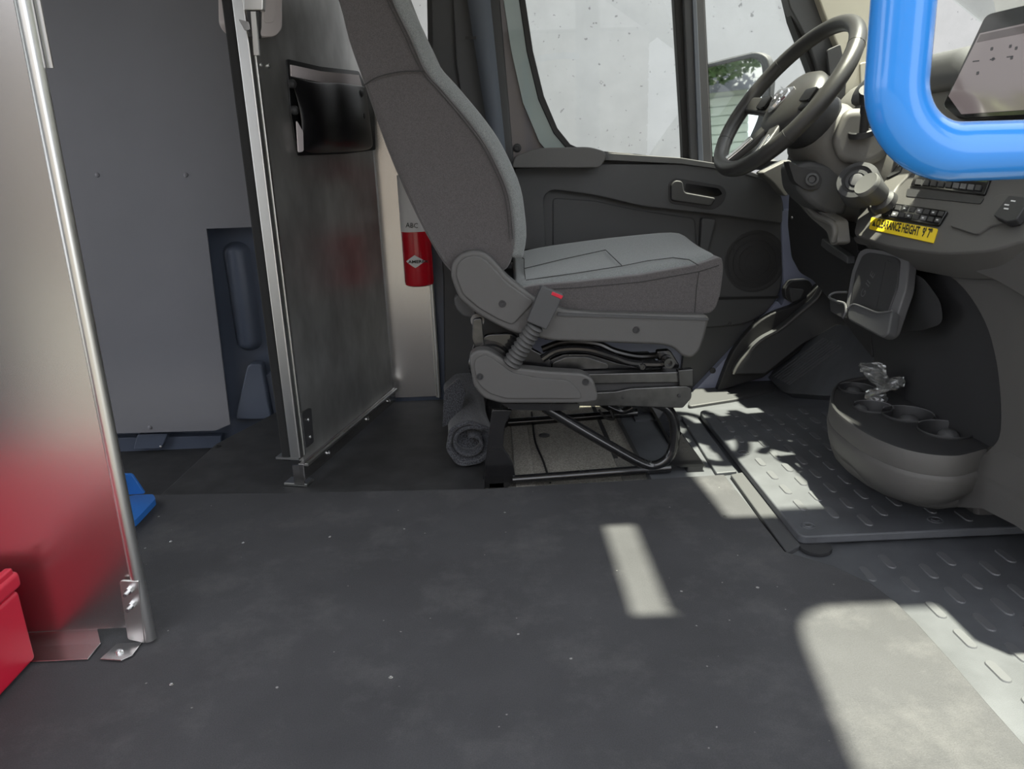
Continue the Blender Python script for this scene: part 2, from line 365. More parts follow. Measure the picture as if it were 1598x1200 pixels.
# under-seat floor
us = struct(box('floor', (-.04, 1.55, -.10), (.62, 2.32, -.035), TAN), 'tan carpeted floor well under the driver seat')
box('carpet_seam', (.30, 1.6, -.036), (.312, 2.3, -.033), SEAM, us)
box('carpet_patch', (.30, 1.56, -.0355), (.61, 1.80, -.031), TAND, us, bevel=.003)
box('carpet_strip', (.035, 1.56, -.036), (.085, 2.3, -.028), TAN, us, bevel=.003)
tube('cable', spline([(.105, 2.2, -.03), (.10, 1.95, -.028), (.112, 1.8, -.028), (.12, 1.66, -.03)], 6), .003, SEAL, us, n=6)
bolt((.13, 2.0, -.035), (0, 0, 1), .016, DKG, us, 'drain_plug', .004)
# door sill
sill = struct(prism('trim_3', fillet([(1072, 634), (1082, 606), (1150, 592), (1205, 588), (1214, 598), (1210, 606), (1150, 622)], 8), ZP(.004), .03, DKG, bevel=.004), 'dark plastic sill plate below the driver door')
struct(box('trim_4', (.40, 2.02, -.06), (1.4, 2.36, -.006), FLOORMAT), 'dark sill ledge beneath the driver door')
# ---- driver-side wall
wd = thing('wall_driver', 'blue grey painted van side behind the grey wall panel', 'wall', (-1.2, 2.33, 0), kind='structure'); del wd['category']
box('side_skin', (-2.2, 2.30, -.16), (-.36, 2.34, 1.65), BODY, wd)
box('side_skin', (-.36, 2.33, -.16), (.10, 2.36, .80), BODY, wd)
pl = YP(2.30)
# pressed vertical bead
cA, cB = at(366, 395, pl), at(392, 530, pl)
loops = []
for k, (s, d) in enumerate([(1.0, 0.0), (.92, -.006), (.75, -.022), (.55, -.032), (.2, -.036)]):
    out = []
    for j in range(20):
        a = 2*math.pi*j/20; rx = .042*s; cz = cA.z if math.sin(a) > 0 else cB.z
        out.append(V(((cA.x+cB.x)/2+math.cos(a)*rx, 2.30+d, cz+math.sin(a)*.035*s)))
    loops.append(out)
loft('pressed_bead', loops, BODY, wd, smooth=60)
# gusset bracket
g0 = [(386, 568), (408, 568), (424, 655), (366, 655)]
prism('gusset', fillet(g0, 8), YP(2.25), .045, BODY, wd, bevel=.006)
prism('gusset_wing', [(414, 585), (422, 580), (446, 655), (428, 655)], YP(2.27), .025, BODY, wd, bevel=.004)
prism('sill_rail', [(150, 684), (345, 680), (345, 704), (150, 706)], YP(2.27), .03, BODY, wd, bevel=.004)
prism('sill_bracket', fillet([(214, 678), (262, 677), (252, 700), (208, 702)], 4), YP(2.25), .03, BODY, wd, bevel=.004)
bolt(at(251, 697, YP(2.25)), (0, -1, 0), .004, ZINC, wd)
wp = thing('wall_panel', 'flat grey wall lining panel with a stepped cut-out, behind the partition', 'wall panel', (-1.2, 2.22, -.04))
pl = YP(2.225)
pts = [at(40, 676, pl), at(336, 672, pl), at(359, 662, pl), at(322, 357, pl)]
zt = pts[3].z
q = [V((-2.1, 2.225, pts[0].z)), pts[1], pts[2], pts[3], V((-.60, 2.225, zt)), V((-.60, 2.225, 1.62)), V((-2.1, 2.225, 1.62))]
prism3('panel_sheet', q, (0, .006, 0), WALLP, wp)
for a, b in [(290, 273), (152, 273), (234, 667), (60, 470)]:
    lathe('rivet', [(.007, 0), (.006, .002), (.003, .0035), (0, .0038)], at(a, b, pl), (0, -1, 0), WALLP, wp, n=12)
# ---- left aluminium end panel
ep = thing('end_panel', 'tall aluminium shelf end panel with rolled edge beside the red case', 'panel', (-.9, 1.04, 0))
box('sheet', (-1.5, 1.040, .03), (-.574, 1.043, 1.66), ALU, ep)
tube('rolled_edge', [(-.578, 1.042, .006), (-.572, 1.042, 1.66)], .0105, ALUB, ep, n=16)
box('bottom_flange', (-1.5, 1.000, .001), (-.655, 1.042, .004), ALU, ep, bevel=.001)
box('flange_web', (-1.5, 1.0385, .003), (-.655, 1.0395, .03), ALU, ep)
pl = YP(1.031)
prism('corner_bracket', fillet([(186, 906), (216, 907), (226, 1004), (199, 998)], [6, 2, 2, 4]), pl, .004, ALUB, ep, bevel=.0015)
ft = prism3('bracket_foot', [V((-.628, 1.037, .0045)), V((-.636, .998, .0045)), V((-.600, .992, .0045)), V((-.588, 1.004, .0045)), V((-.588, 1.037, .0045))], (0, 0, -.003), ALU, ep, bevel=.001)
bolt((-.612, 1.012, .0045), (0, 0, 1), .006, ZINC, ft)
for a, b in [(202, 921), (206, 944)]:
    bt = rod('stud', at(a, b, pl), at(a, b, pl)+V((.0, -.016, 0)), .0032, ZINC, ep, n=10)
    lathe('nut', [(.0055, 0), (.0055, .005), (.003, .005)], at(a, b, pl), (0, -1, 0), ZINC, bt, n=6, smooth=0)
bolt(at(43, 47, YP(1.04)), (0, -1, 0), .005, ZINC, ep)
box('upper_flange', (-.566, 1.05, .86), (-.558, 1.053, 1.66), ALU, ep)
# ---- red case
rc = thing('tool_case', 'red plastic case standing on the floor against the aluminium panel', 'case', (-.93, .75, .002))
box('body', (-1.15, .52, .004), (-.738, 1.008, .128), REDP, rc, bevel=.008)
box('lid', (-1.155, .515, .130), (-.734, 1.013, .158), REDP, rc, bevel=.008)
box('lid_rib', (-.750, .52, .154), (-.738, 1.005, .166), REDP, rc, bevel=.003)
for y in (.78, .86): box('hinge_knuckle', (-.757, y, .159), (-.738, y+.045, .170), REDP, rc, bevel=.003)
# ---- blue wedge
bw = thing('blue_bracket', 'small folded blue bracket on the floor just behind the aluminium panel', 'bracket', at(215, 790, z0))
pv = ZP(.012)
prism('base_plate', fillet([(170, 780), (212, 772), (239, 771), (243, 778), (212, 811), (170, 835)], 3), ZP(.016), .014, BLUEP, bw, bevel=.003)
prism('upright_plate', fillet([(170, 740), (205, 740), (226, 771), (170, 774)], 4), YP(1.56), .008, BLUEP, bw, bevel=.002)
# ---- partition door
A, B = V((-.474, 1.65, 0)), V((-.332, 2.25, 0)); U = (B-A).normalized(); NP = V((U.y, -U.x, 0)); PW = (B-A).length
def pp(u, z, n=0): return A+U*u+V((0, 0, z))+NP*n
PD = (A, NP)
pd = thing('partition_door', 'scuffed aluminium partition panel standing behind the driver seat', 'partition', tuple(A))
def pbox(name, u0, u1, z0_, z1, n0, n1, m, par=pd, **k):
    return prism3(name, [pp(u0, z0_, n1), pp(u1, z0_, n1), pp(u1, z1, n1), pp(u0, z1, n1)], NP*(n0-n1), m, par, **k)
pbox('sheet', .01, PW, .055, 1.63, -.012, 0, ALUD)
pbox('edge_frame', -.012, .008, .07, 1.63, -.022, .004, ALUB, bevel=.003)
pbox('edge_lip', .008, .018, .07, 1.63, -.002, .006, ALUB, bevel=.002)
pbox('gasket', -.010, .012, .06, 1.63, -.047, -.0225, GASK, bevel=.006)
pbox('bottom_channel', -.008, PW, .012, .055, -.006, .008, ALU, bevel=.002)
pbox('bottom_lip', .0, PW, .046, .053, .0, .016, ALUB, bevel=.001)
pbox('foot_plate', -.008, .03, -.004, .003, -.05, .010, ALUB, bevel=.001)
pbox('foot_web', -.008, -.003, .0, .05, -.022, .004, ALU)
pbox('shelf_tab', -.012, .02, .066, .071, -.06, .0, ALUB)
for u in (.12, .38, .55): bolt(pp(u, .032, .008), NP, .007, ZINC, pd)
lp = prism('strike_plate', fillet([(471, 645), (486, 636), (490, 690), (478, 700)], 3), shift(PD, .009), .006, BLK, pd, bevel=.001)
for a, b in [(480, 655), (483, 682)]: bolt(at(a, b, shift(PD, .009)), NP, .005, ZINC, lp)
for a, b in [(406, 102), (418, 103)]: bolt(at(a, b, PD), NP, .005, ZINC, pd)
hd = prism('pull_handle', fillet([(404, -60), (441, -60), (441, 46), (430, 58), (410, 58), (404, 50)], 9), shift(PD, .030), .026, LATCH, pd, bevel=.006)
prism('finger_recess', fillet([(411, -60), (431, -60), (431, 24), (427, 36), (415, 36), (411, 30)], 6), shift(PD, .0315), .004, LATCH, hd, bevel=.002)
prism('pull_handle', fillet([(352, -60), (372, -60), (376, 40), (372, 58), (360, 48), (354, 36)], 6), shift(PD, -.075), .02, LATCH, pd, bevel=.005)
lt = prism('latch_bolt', [(384, 14), (404, 14), (404, 58), (388, 58)], YP(1.625), .02, BLK, pd, bevel=.002)
prism('latch_cap', fillet([(380, -40), (412, -40), (410, 16), (380, 16)], 3), YP(1.62), .02, ALUB, pd, bevel=.003)
prism('latch_tongue', fillet([(372, 30), (388, 34), (390, 46), (382, 48)], 2), YP(1.61), .012, ZINC, lt, bevel=.001)
prism('latch_strip', [(391, 18), (399, 18), (404, 86), (396, 86)], YP(1.615), .008, ALUB, lt)
# ---- document pouch hanging on the partition
po = thing('document_pouch', 'black vinyl document pouch riveted to the aluminium partition', 'pouch', tuple(at(515, 235, PD)))
pf = shift(PD, .004)
prism('back_panel', fillet([(448, 92), (500, 104), (560, 111), (584, 165), (586, 234), (540, 240), (466, 243), (455, 180)], 3), pf, .003, VINYL, po)
prism('lining_strip', [(454, 101), (500, 111), (560, 117), (566, 137), (520, 133), (455, 119)], shift(PD, .006), .002, PINKW, po)
prism('lining_fold', fillet([(463, 188), (473, 205), (474, 236), (466, 238)], 3), shift(PD, .014), .002, PINKW, po)
rows = []
top = [(452, 117), (475, 124), (500, 129), (522, 128), (535, 129), (560, 133), (572, 134)]
bot = [(472, 236), (490, 241), (510, 240), (530, 239), (548, 238), (570, 236), (584, 231)]
for i in range(9):
    t = i/8; row = []
    for j in range(7):
        a = V(top[j]).lerp(V(bot[j]), t)
        bulge = .008+.034*math.sin(math.pi*min(1, t*.62+.2))*math.sin(math.pi*(j+.35)/6.7)*(1, 1, .95, .45, .75, 1.1, 1)[j]
        if i == 8: bulge = .008
        if j == 0: a.x += 12*t*(1-t)*2
        row.append(at(a.x, a.y, shift(PD, bulge)))
    rows.append(row)
grid('front_panel', rows, VINYL, po, sub=2, solid=.003, smooth=180)
for a, b in [(563, 146), (566, 181), (457, 131), (461, 172)]:
    lathe('rivet', [(.010, -.006), (.010, .002), (.006, .006), (0, .007)], at(a, b, shift(PD, .020)), NP, BLK, po, n=12)
# ---- aluminium plate with extinguisher
bp_ = thing('backing_plate', 'bright aluminium mounting plate behind the red fire extinguisher', 'plate', (-.27, 2.30, 0))
box('plate_sheet', (-.39, 2.305, .004), (-.198, 2.309, .98), ALU, bp_)
box('plate_flange', (-.200, 2.290, .004), (-.196, 2.309, .98), ALUB, bp_, bevel=.001)
tube('plate_roll', [(-.190, 2.292, .004), (-.190, 2.292, .98)], .006, ALUB, bp_, n=12)
EY = 2.228
fe = thing('fire_extinguisher', 'red fire extinguisher with white diamond label on the aluminium plate', 'fire extinguisher', (-.262, EY, .40))
fc = at(655, 445, YP(EY)); fx, fz = fc.x, fc.z
lathe('cylinder', [(.035, 0), (.042, .004), (.044, .012), (.044, .30), (.040, .325), (.026, .345), (.014, .352), (.014, .365)], (fx, EY, fz), (0, 0, 1), REDM, fe, n=40)
def wrap(name, u0, u1, zA, zB, m, par, r=.0446, shape=None):
    a0 = math.radians(-90)
    if shape is None: shape = [(u0+(u1-u0)*i/10, zA) for i in range(11)]+[(u1-(u1-u0)*i/10, zB) for i in range(11)]
    n = len(shape)
    def q(u, z, rr): return V((fx+math.cos(a0+u/r)*rr, EY+math.sin(a0+u/r)*rr, z))
    rows = [[q(u0+(u1-u0)*i/14, zA, r) for i in range(15)], [q(u0+(u1-u0)*i/14, zB, r) for i in range(15)]]
    return grid(name, rows, m, par)
zl = at(655, 362, YP(EY-.044)).z
lab = wrap('white_label', -.062, .062, zl, zl+.16, WHT, fe)
zc = at(655, 408, YP(EY-.044)).z
rows = []
for i in range(13):
    t = -1+2*i/12; h = .0185*(1-abs(t))+.0004
    rows.append([V((fx+math.cos(math.radians(-96)+t*.030/.0446)*.0448, EY+math.sin(math.radians(-96)+t*.030/.0446)*.0448, zc+s*h)) for s in (-1, 1)])
dia = grid('diamond_label', rows, WHT, fe)
text('label_lettering', 'AMEREX', YP(EY-.0465), (637, 411), (669, 410), .0085, INK, dia, bold=.02)
text('label_lettering', 'ABC', YP(EY-.0455), (633, 355), (652, 356), .014, INK, lab)
box('wall_bracket', (fx-.02, EY+.042, fz+.02), (fx+.02, 2.284, fz+.30), ALU, fe)
box('bracket_strap', (fx-.047, 2.24, fz+.20), (fx+.047, 2.283, fz+.215), ZINC, fe)
lathe('valve', [(.013, 0), (.013, .03), (.009, .034)], (fx, EY, fz+.365), (0, 0, 1), ZINC, fe)
box('squeeze_lever', (fx-.012, EY-.09, fz+.40), (fx+.012, EY+.015, fz+.408), BLK, fe, bevel=.003)
# ---- B pillar
bpil = thing('wall_pillar', 'dark plastic door pillar trim behind the driver seat', 'pillar', (-.08, 2.30, 0), kind='structure'); del bpil['category']
prism('pillar_trim', fillet([(664, -120), (770, -120), (806, 300), (812, 520), (790, 640), (694, 640), (692, 440), (668, 100)], 4), YP(2.315), .06, DKG, bpil, bevel=.006)
prism('pillar_trim', fillet([(700, -120), (742, -120), (800, 330), (800, 420), (760, 420), (712, 100)], 4), YP(2.295), .03, DKG, bpil, bevel=.006)
prism('pillar_groove', [(664, -120), (671, -120), (676, 110), (669, 110)], YP(2.305), .02, SEAL, bpil)
sb = thing('seat_belt', 'blue grey seat belt webbing running down the door pillar', 'seat belt', (0.02, 2.26, .5))
rows = []
for i in range(12):
    t = i/11; a = V((712, -110)).lerp(V((792, 400)), t); b = V((754, -110)).lerp(V((806, 400)), t)
    y = 2.262-.02*t
    rows.append([at(a.x, a.y, YP(y)), at((a.x+b.x)/2, a.y, YP(y-.004)), at(b.x, b.y, YP(y))])
grid('webbing', rows, BELT, sb, solid=.003)
prism('belt_buckle_mark', [(726, 57), (743, 57), (743, 61), (726, 61)], YP(2.252), .002, SEAL, sb)
# ---- driver door
dr = thing('door_1', 'driver door with black plastic lining and large side window', 'door', (.45, 2.28, .2), kind='structure'); del dr['category']
# painted aperture strip beside the pillar
prism('aperture_strip', fillet([(758, -120), (790, -120), (800, 0), (818, 100), (838, 180), (862, 228), (862, 262), (800, 262), (800, 240), (780, 60)], 3), YP(2.325), .03, APER, dr, bevel=.004)
bolt(at(807, 231, YP(2.325)), (0, -1, 0), .013, BLK, dr, 'plug', .006)
wo = [(808, -120), (810, 0), (822, 80), (840, 155), (864, 208), (886, 234), (906, 244), (990, 250), (1085, 262), (1083, 200), (1076, 100), (1070, 0), (1066, -120)]
wm = [(818, -120), (820, 0), (832, 80), (849, 150), (870, 200), (890, 225), (908, 233), (990, 240), (1066, 249), (1064, 200), (1058, 100), (1052, 0), (1048, -120)]
of = [(783, -120), (786, 0), (798, 80), (816, 160), (842, 222), (866, 250), (900, 262), (990, 268), (1110, 276), (1108, 200), (1104, 100), (1098, 0), (1094, -120)]
ring('window_frame', of, wo, YP(2.30), .05, BODYG, dr, bevel=.004)
ring('window_seal', wo, wm, YP(2.295), .035, SEAL, dr, bevel=.003)
# division post and quarter light
prism('division_post', [(1062, -120), (1094, -120), (1112, 256), (1078, 256)], YP(2.275), .05, DKG, dr, bevel=.004)
prism('post_strip', [(1076, -120), (1082, -120), (1098, 254), (1090, 254)], YP(2.268), .01, BELT, dr, bevel=.002)
vo = [(1090, -120), (1094, 0), (1104, 252), (1160, 264), (1250, 268), (1292, 120), (1256, 20), (1232, -60), (1214, -120)]
vi = [(1096, -120), (1100, 0), (1112, 244), (1160, 250), (1236, 252), (1268, 118), (1236, 32), (1214, -60), (1200, -120)]
ring('quarter_seal', vo, vi, YP(2.29), .04, SEAL, dr, bevel=.003)
prism('window_pane', wm, YP(2.315), .004, GLASS, dr)
prism('quarter_pane', vi, YP(2.315), .004, GLASS, dr)
# lining
low = fillet([(802, 256), (960, 250), (1062, 252), (1150, 264), (1205, 280), (1224, 312), (1222, 440), (1208, 480), (1168, 506), (1100, 512), (802, 512)], [4, 4, 8, 10, 14, 20, 30, 20, 20, 4, 4])
lin = prism('lining', low, YP(2.285), .05, DKG, dr, bevel=.010, seg=4)
band = fillet([(803, 262), (945, 256), (1062, 256), (1150, 266), (1205, 284), (1222, 310), (1221, 349), (1120, 335), (1000, 322), (930, 305), (862, 296), (848, 306), (852, 388), (802, 392)], [4, 4, 8, 10, 16, 20, 4, 20, 20, 20, 12, 10, 4, 4])
prism('upper_band', band, YP(2.255), .035, DKG, lin, bevel=.009, seg=4)
tp = prism('sill_cap', fillet([(940, 238), (1062, 246), (1150, 260), (1206, 280), (1206, 286), (1150, 268), (1062, 256), (940, 250)], 3), YP(2.25), .05, DKG, lin, bevel=.003)
arm = prism('armrest', fillet([(799, 262), (803, 244), (836, 231), (920, 229), (944, 236), (947, 246), (936, 262)], [4, 8, 20, 20, 8, 8, 6]), YP(2.185), .10, GRYP, dr, bevel=.012, seg=4)
prism('pocket_panel', fillet([(862, 308), (930, 313), (1000, 328), (1085, 340), (1090, 400), (1070, 460), (862, 460)], 8), YP(2.282), .012, DKG, lin, bevel=.006)
prism('pocket_rib', fillet([(1095, 340), (1118, 342), (1104, 400), (1086, 470), (1076, 470), (1092, 400)], 6), YP(2.262), .03, DKG, lin, bevel=.008)
rec = prism('handle_recess', fillet([(1043, 286), (1052, 277), (1126, 289), (1135, 300), (1128, 318), (1112, 328), (1044, 317)], 8), YP(2.2535), .004, BLK, dr, bevel=.001)
prism('door_handle', fillet([(1047, 288), (1054, 281), (1066, 283), (1068, 300), (1118, 309), (1110, 322), (1047, 313)], 5), YP(2.246), .012, BLK, rec, bevel=.004)
prism('recess_back', fillet([(1070, 286), (1122, 294), (1128, 303), (1118, 307), (1070, 298)], 4), YP(2.2525), .003, GLS, rec)
sc = at(1178, 408, YP(2.285))
spk = lathe('speaker_ring', [(.096, 0), (.096, .001), (.090, .002), (.086, .001), (.080, .001)], sc, (0, -1, 0), BLK, dr, n=40)
lathe('speaker_grille', [(.082, .001), (.060, .002), (.030, .004), (0, .005)], sc, (0, -1, 0), BLK, dr, n=40)
for r in (.03, .05, .068): lathe('grille_ring', [(r+.0015, .001), (r+.0015, .0052), (r-.0015, .0052), (r-.0015, .001)], sc, (0, -1, 0), BLK, spk, n=40)
prism('lining_crease', [(1118, 464), (1216, 462), (1214, 466), (1118, 468)], YP(2.283), .003, SEAL, lin)
bolt(at(1139, 505, YP(2.285)), (0, -1, 0), .006, DKG, dr, 'screw')
tube('lock_pin', [at(1185, 276, YP(2.27)), at(1185, 268, YP(2.27))], .007, BLK, dr)
# body side in front of / below the door
bs = struct(box('wall_front', (.10, 2.325, -.10), (1.9, 2.36, .66), BODYL), 'blue grey painted body side beneath the driver door')
prism('sill_strut', fillet([(1184, 505), (1214, 470), (1222, 480), (1112, 612), (1082, 612)], 3), YP(2.27), .03, BODYL, bs, bevel=.004)
bolt(at(1112, 578, YP(2.27)), (0, -1, 0), .010, BLK, bs, 'plug', .005)
prism('door_jamb', fillet([(1219, 330), (1240, 326), (1246, 400), (1280, 440), (1262, 472), (1190, 524), (1160, 524), (1206, 494), (1224, 470)], 5), YP(2.275), .05, BODYL, bs, bevel=.004)
prism('rear_sill_cover', [(1075, 500), (1180, 500), (1085, 605), (1060, 606)], YP(2.30), .02, DKG, bs)
# ---- A pillar
ap = thing('wall_pillar', 'cream covered windscreen pillar above the steering wheel', 'pillar', (1.0, 2.25, .8), kind='structure'); del ap['category']
prism('pillar_edge', fillet([(1206, -120), (1242, -120), (1288, 30), (1318, 96), (1326, 200), (1290, 260), (1262, 262), (1282, 125), (1262, 66), (1232, 10)], 6), YP(2.27), .05, DKG, ap, bevel=.005)
prism('cream_cover', fillet([(1236, -120), (1420, -120), (1420, 190), (1318, 190), (1318, 96), (1288, 26)], 8), YP(2.24), .05, CREAM, ap, bevel=.008)
prism('cover_panel', fillet([(1342, 98), (1372, 94), (1372, 150), (1344, 150)], 5), YP(2.235), .006, CREAM, ap, bevel=.003)
prism('pillar_vent', fillet([(1290, 78), (1312, 68), (1322, 120), (1318, 160), (1300, 165)], 5), YP(2.235), .01, BLK, ap, bevel=.003)
# ---- van shell around the cab (mostly outside the frame)
roof = struct(box('ceiling', (-2.2, .28, 1.62), (.534, 2.36, 1.66), HEAD), 'pale van roof lining')
hl = V((0, 0, 1.62))
def roofpiece(name, pts, m, label, cat, z=1.60):  # unseen slabs, visor outlines shaped to cut the sun patches on the floor
    o = prism3(name, [V((x, y, z)) for x, y in pts], (0, 0, .03), m, bevel=.006); tag(o, label, cat, 'unseen sun blockers' if name == 'sun_block_visor' else None); return o
roofpiece('sun_block_visor', [(.53, .34), (.690, .34), (.778, .92), (.786, .955), (.798, .982), (.820, 1.005), (.855, 1.02), (.53, 1.02)], HEAD, 'unseen grey sun visor shaped to block the sun on the passenger side', 'sun visor')
roofpiece('sun_block_visor', fillet([(.48, 1.335), (.785, 1.335), (.772, 1.58), (.83, 1.95), (.83, 2.22), (.48, 2.22)], .02), HEAD, 'unseen grey sun visor shaped to block the sun above the steering wheel', 'sun visor', 1.565)
roofpiece('sun_block_console', fillet([(.594, 1.02), (1.02, 1.02), (1.30, 1.02), (1.30, 1.56), (1.01, 1.56), (1.01, 1.35), (.594, 1.35)], .02), HEAD, 'unseen flat overhead console shaped to block the sun between the visors', 'overhead console')  # added T-shaped blocker that keeps the sun off the console and tray
wsc = thing('window_1', 'large sloping windscreen in front of the dashboard', 'window', (1.4, 1.3, .9), kind='structure'); del wsc['category']
prism3('windscreen_pane', [V((.534, .40, 1.66)), V((.534, 2.26, 1.66)), V((1.62, 2.22, .90)), V((1.62, .44, .90))], (0, 0, .005), GLASS, wsc)
tube('windscreen_post', [(.53, .36, 1.65), (1.64, .36, .90)], .03, DKG, wsc, n=10)
sbp = thing('wall_passenger', 'passenger side door post and sill at the picture edge', 'wall', (.56, .3, 0), kind='structure'); del sbp['category']
box('door_post', (.50, .28, -.05), (.62, .38, 1.62), DKG, sbp, bevel=.01)
box('door_sill', (.62, .26, -.10), (1.9, .32, -.01), DKG, sbp, bevel=.01)
box('front_wing', (1.68, .26, -.05), (1.9, .32, .80), BODY, sbp, bevel=.01)
box('rear_side', (-2.2, .26, -.05), (-1.15, .30, 1.62), BODY, sbp)
# ================================================================== DRIVER SEAT
NY, FY = 1.635, 2.115
st = thing('driver_seat', 'grey fabric driver seat on a black tubular frame', 'car seat', (.2, 1.87, -.03))
SP = YP(NY)
br = [(500, -60), (527, 0), (543, 62), (568, 133), (603, 233), (640, 318), (672, 380), (706, 428), (745, 440), (785, 425), (799, 405), (804, 372), (800, 330), (795, 300), (780, 263), (760, 225), (733, 188), (695, 143), (665, 108), (638, 50), (613, 0), (590, -60), (560, -78), (520, -76)]
bl = [at(q.x, q.y, SP) for q in spline([V((a, b)) for a, b in br], 3, True)]
n_ = len(bl); cx = sum((q.x for q in bl))/n_; cz = sum((q.z for q in bl))/n_
def inset(loop, d, y):
    out = []; N = len(loop)
    for i in range(N):
        t = (loop[(i+1) % N]-loop[i-1]); nn = V((-t.z, 0, t.x)).normalized()
        c = V((cx, 0, cz))
        if nn.dot(V((loop[i].x-cx, 0, loop[i].z-cz))) > 0 and abs(nn.dot(V((loop[i].x-cx, 0, loop[i].z-cz)))) > 1e-4: nn = nn
        out.append(V((loop[i].x, y, loop[i].z)) + nn*0 + (V((cx, 0, cz))-V((loop[i].x, 0, loop[i].z))).normalized()*d)
    return out
loops = [inset(bl, d, y) for d, y in [(.03, NY+.004), (.012, NY+.000), (.003, NY+.006), (0, NY+.018), (0, NY+.24), (0, FY-.018), (.003, FY-.006), (.012, FY), (.03, FY-.004)]]
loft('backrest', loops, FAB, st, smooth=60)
# lighter front face of the backrest
fe_ = [(613, 0), (638, 50), (665, 108), (695, 143), (733, 188), (760, 225), (780, 263), (795, 300), (801, 335), (804, 372), (799, 402)]
fpt = [at(q.x, q.y, SP) for q in spline([V(q) for q in [(588, -62)]+fe_], 3)]
rows = []
for i, q in enumerate(fpt):
    a = fpt[max(0, i-1)]; b = fpt[min(len(fpt)-1, i+1)]; t = (b-a).normalized(); nn = V((-t.z, 0, t.x))
    if nn.x < 0: nn = -nn
    row = []
    for yy, d in [(NY+.010, -.004), (NY+.014, .012), (NY+.03, .024), (NY+.07, .028), (NY+.12, .012), (NY+.24, .006), (FY-.12, .012), (FY-.07, .028), (FY-.03, .024), (FY-.014, .012), (FY-.01, -.004)]:
        row.append(V((q.x, yy, q.z))+nn*d)
    rows.append(row)
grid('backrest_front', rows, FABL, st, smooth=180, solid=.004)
tube('seam', spline([at(568, 133, shift(SP, .002)), at(590, 120, shift(SP, .004)), at(625, 112, shift(SP, .004)), at(663, 111, shift(SP, .002))], 5), .0012, SEAM, st, n=6)
for off in (0, 5):
    tube('seam', [at(q.x-4-off, q.y+1, shift(SP, .0022)) for q in spline([V(q) for q in [(600, -30)]+fe_[:-1]], 4)], .0009, SEAM, st, n=5)
box('headrest', (-.34, 1.76, 1.17), (-.23, 1.99, 1.36), FAB, st, bevel=.04, seg=5)
for y in (1.82, 1.93): rod('headrest_post', (-.285, y, 1.05), (-.285, y, 1.2), .006, CHR, st)
# cushion
cu = fillet([(806, 452), (830, 446), (900, 440), (1000, 429), (1085, 414), (1127, 400), (1129, 420), (1124, 462), (1113, 490), (850, 484), (820, 470)], [6, 10, 10, 10, 10, 8, 6, 12, 14, 10, 8])
prism('cushion', cu, SP, -(-(FY-NY)), FAB, st, bevel=.018, seg=4)
nr = [at(a, b, YP(NY+.012)) for a, b in [(800, 447), (850, 443), (900, 438), (960, 432), (1020, 423), (1075, 412), (1112, 402), (1124, 404)]]
fr = [at(a, b, YP(FY-.012)) for a, b in [(797, 397), (840, 387), (880, 381), (930, 374), (980, 369), (1030, 364), (1058, 364), (1070, 372)]]
rows = []
for t, dz in [(0, -.012), (.02, .002), (.08, .010), (.2, .007), (.5, .004), (.8, .007), (.92, .010), (.98, .002), (1, -.012)]:
    row = [a.lerp(b, t)+V((0, 0, dz)) for a, b in zip(nr, fr)]; row[-1].z -= .006
    row.append(row[-1]+V((.010, 0, -.03))); rows.append(row)
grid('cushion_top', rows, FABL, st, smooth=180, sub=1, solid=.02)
CPn = plane3(nr[1]+V((0, 0, .008)), nr[5]+V((0, 0, .008)), fr[3]+V((0, 0, .008)))
for path in ([(820, 436), (818, 419), (880, 404), (945, 390), (971, 415), (900, 426), (821, 437)], [(971, 415), (1010, 407), (1050, 402), (1075, 405), (1090, 414)], [(808, 398), (818, 404), (818, 419)]):
    tube('seam', [at(*q, CPn) for q in path], .0010, SEAM, st, n=6)
tube('seam', [at(a, b, shift(SP, .001)) for a, b in [(838, 452), (900, 449), (1000, 440), (1090, 424), (1122, 414)]], .0008, SEAM, st, n=6)
tube('seam', [at(a, b, shift(SP, .001)) for a, b in [(1091, 424), (1087, 450), (1084, 490)]], .0008, SEAM, st, n=6)
# side trim shell
TP = YP(1.605)
trim = fillet([(703, 432), (705, 410), (718, 396), (738, 390), (758, 394), (775, 411), (790, 430), (812, 448), (838, 468), (878, 483), (930, 488), (1000, 490), (1107, 492), (1100, 525), (1092, 548), (1080, 559), (1066, 557), (1050, 542), (1030, 538), (860, 532), (834, 526), (802, 520), (776, 508), (744, 490), (716, 466)], 9, 3)
tm = prism('side_trim', trim, TP, .05, GRYP, st, bevel=.007, seg=3)
inn = fillet([(711, 430), (714, 412), (724, 402), (740, 398), (754, 402), (770, 418), (790, 440), (815, 458), (834, 472), (800, 508), (776, 498), (748, 482), (722, 460)], 7, 3)
prism('recliner_cover', inn, YP(1.599), .012, GRYP, tm, bevel=.004)
prism('trim_ridge', [(870, 488), (1106, 497), (1106, 500), (870, 493)], YP(1.602), .004, DKG, tm)
for a, b in [(784, 474), (993, 515)]:
    s_ = lathe('trim_screw', [(.008, 0), (.0075, .002), (.005, .002), (.004, .0005)], at(a, b, YP(1.6035 if a > 900 else 1.598)), (0, -1, 0), BLK, tm, n=14)
copy_far = prism('side_trim', trim, YP(2.15), .03, GRYP, st, bevel=.006)
# pan under the cushion
prism('seat_pan', [(850, 500), (1090, 505), (1085, 535), (850, 530)], YP(1.66), .44, BLK, st)
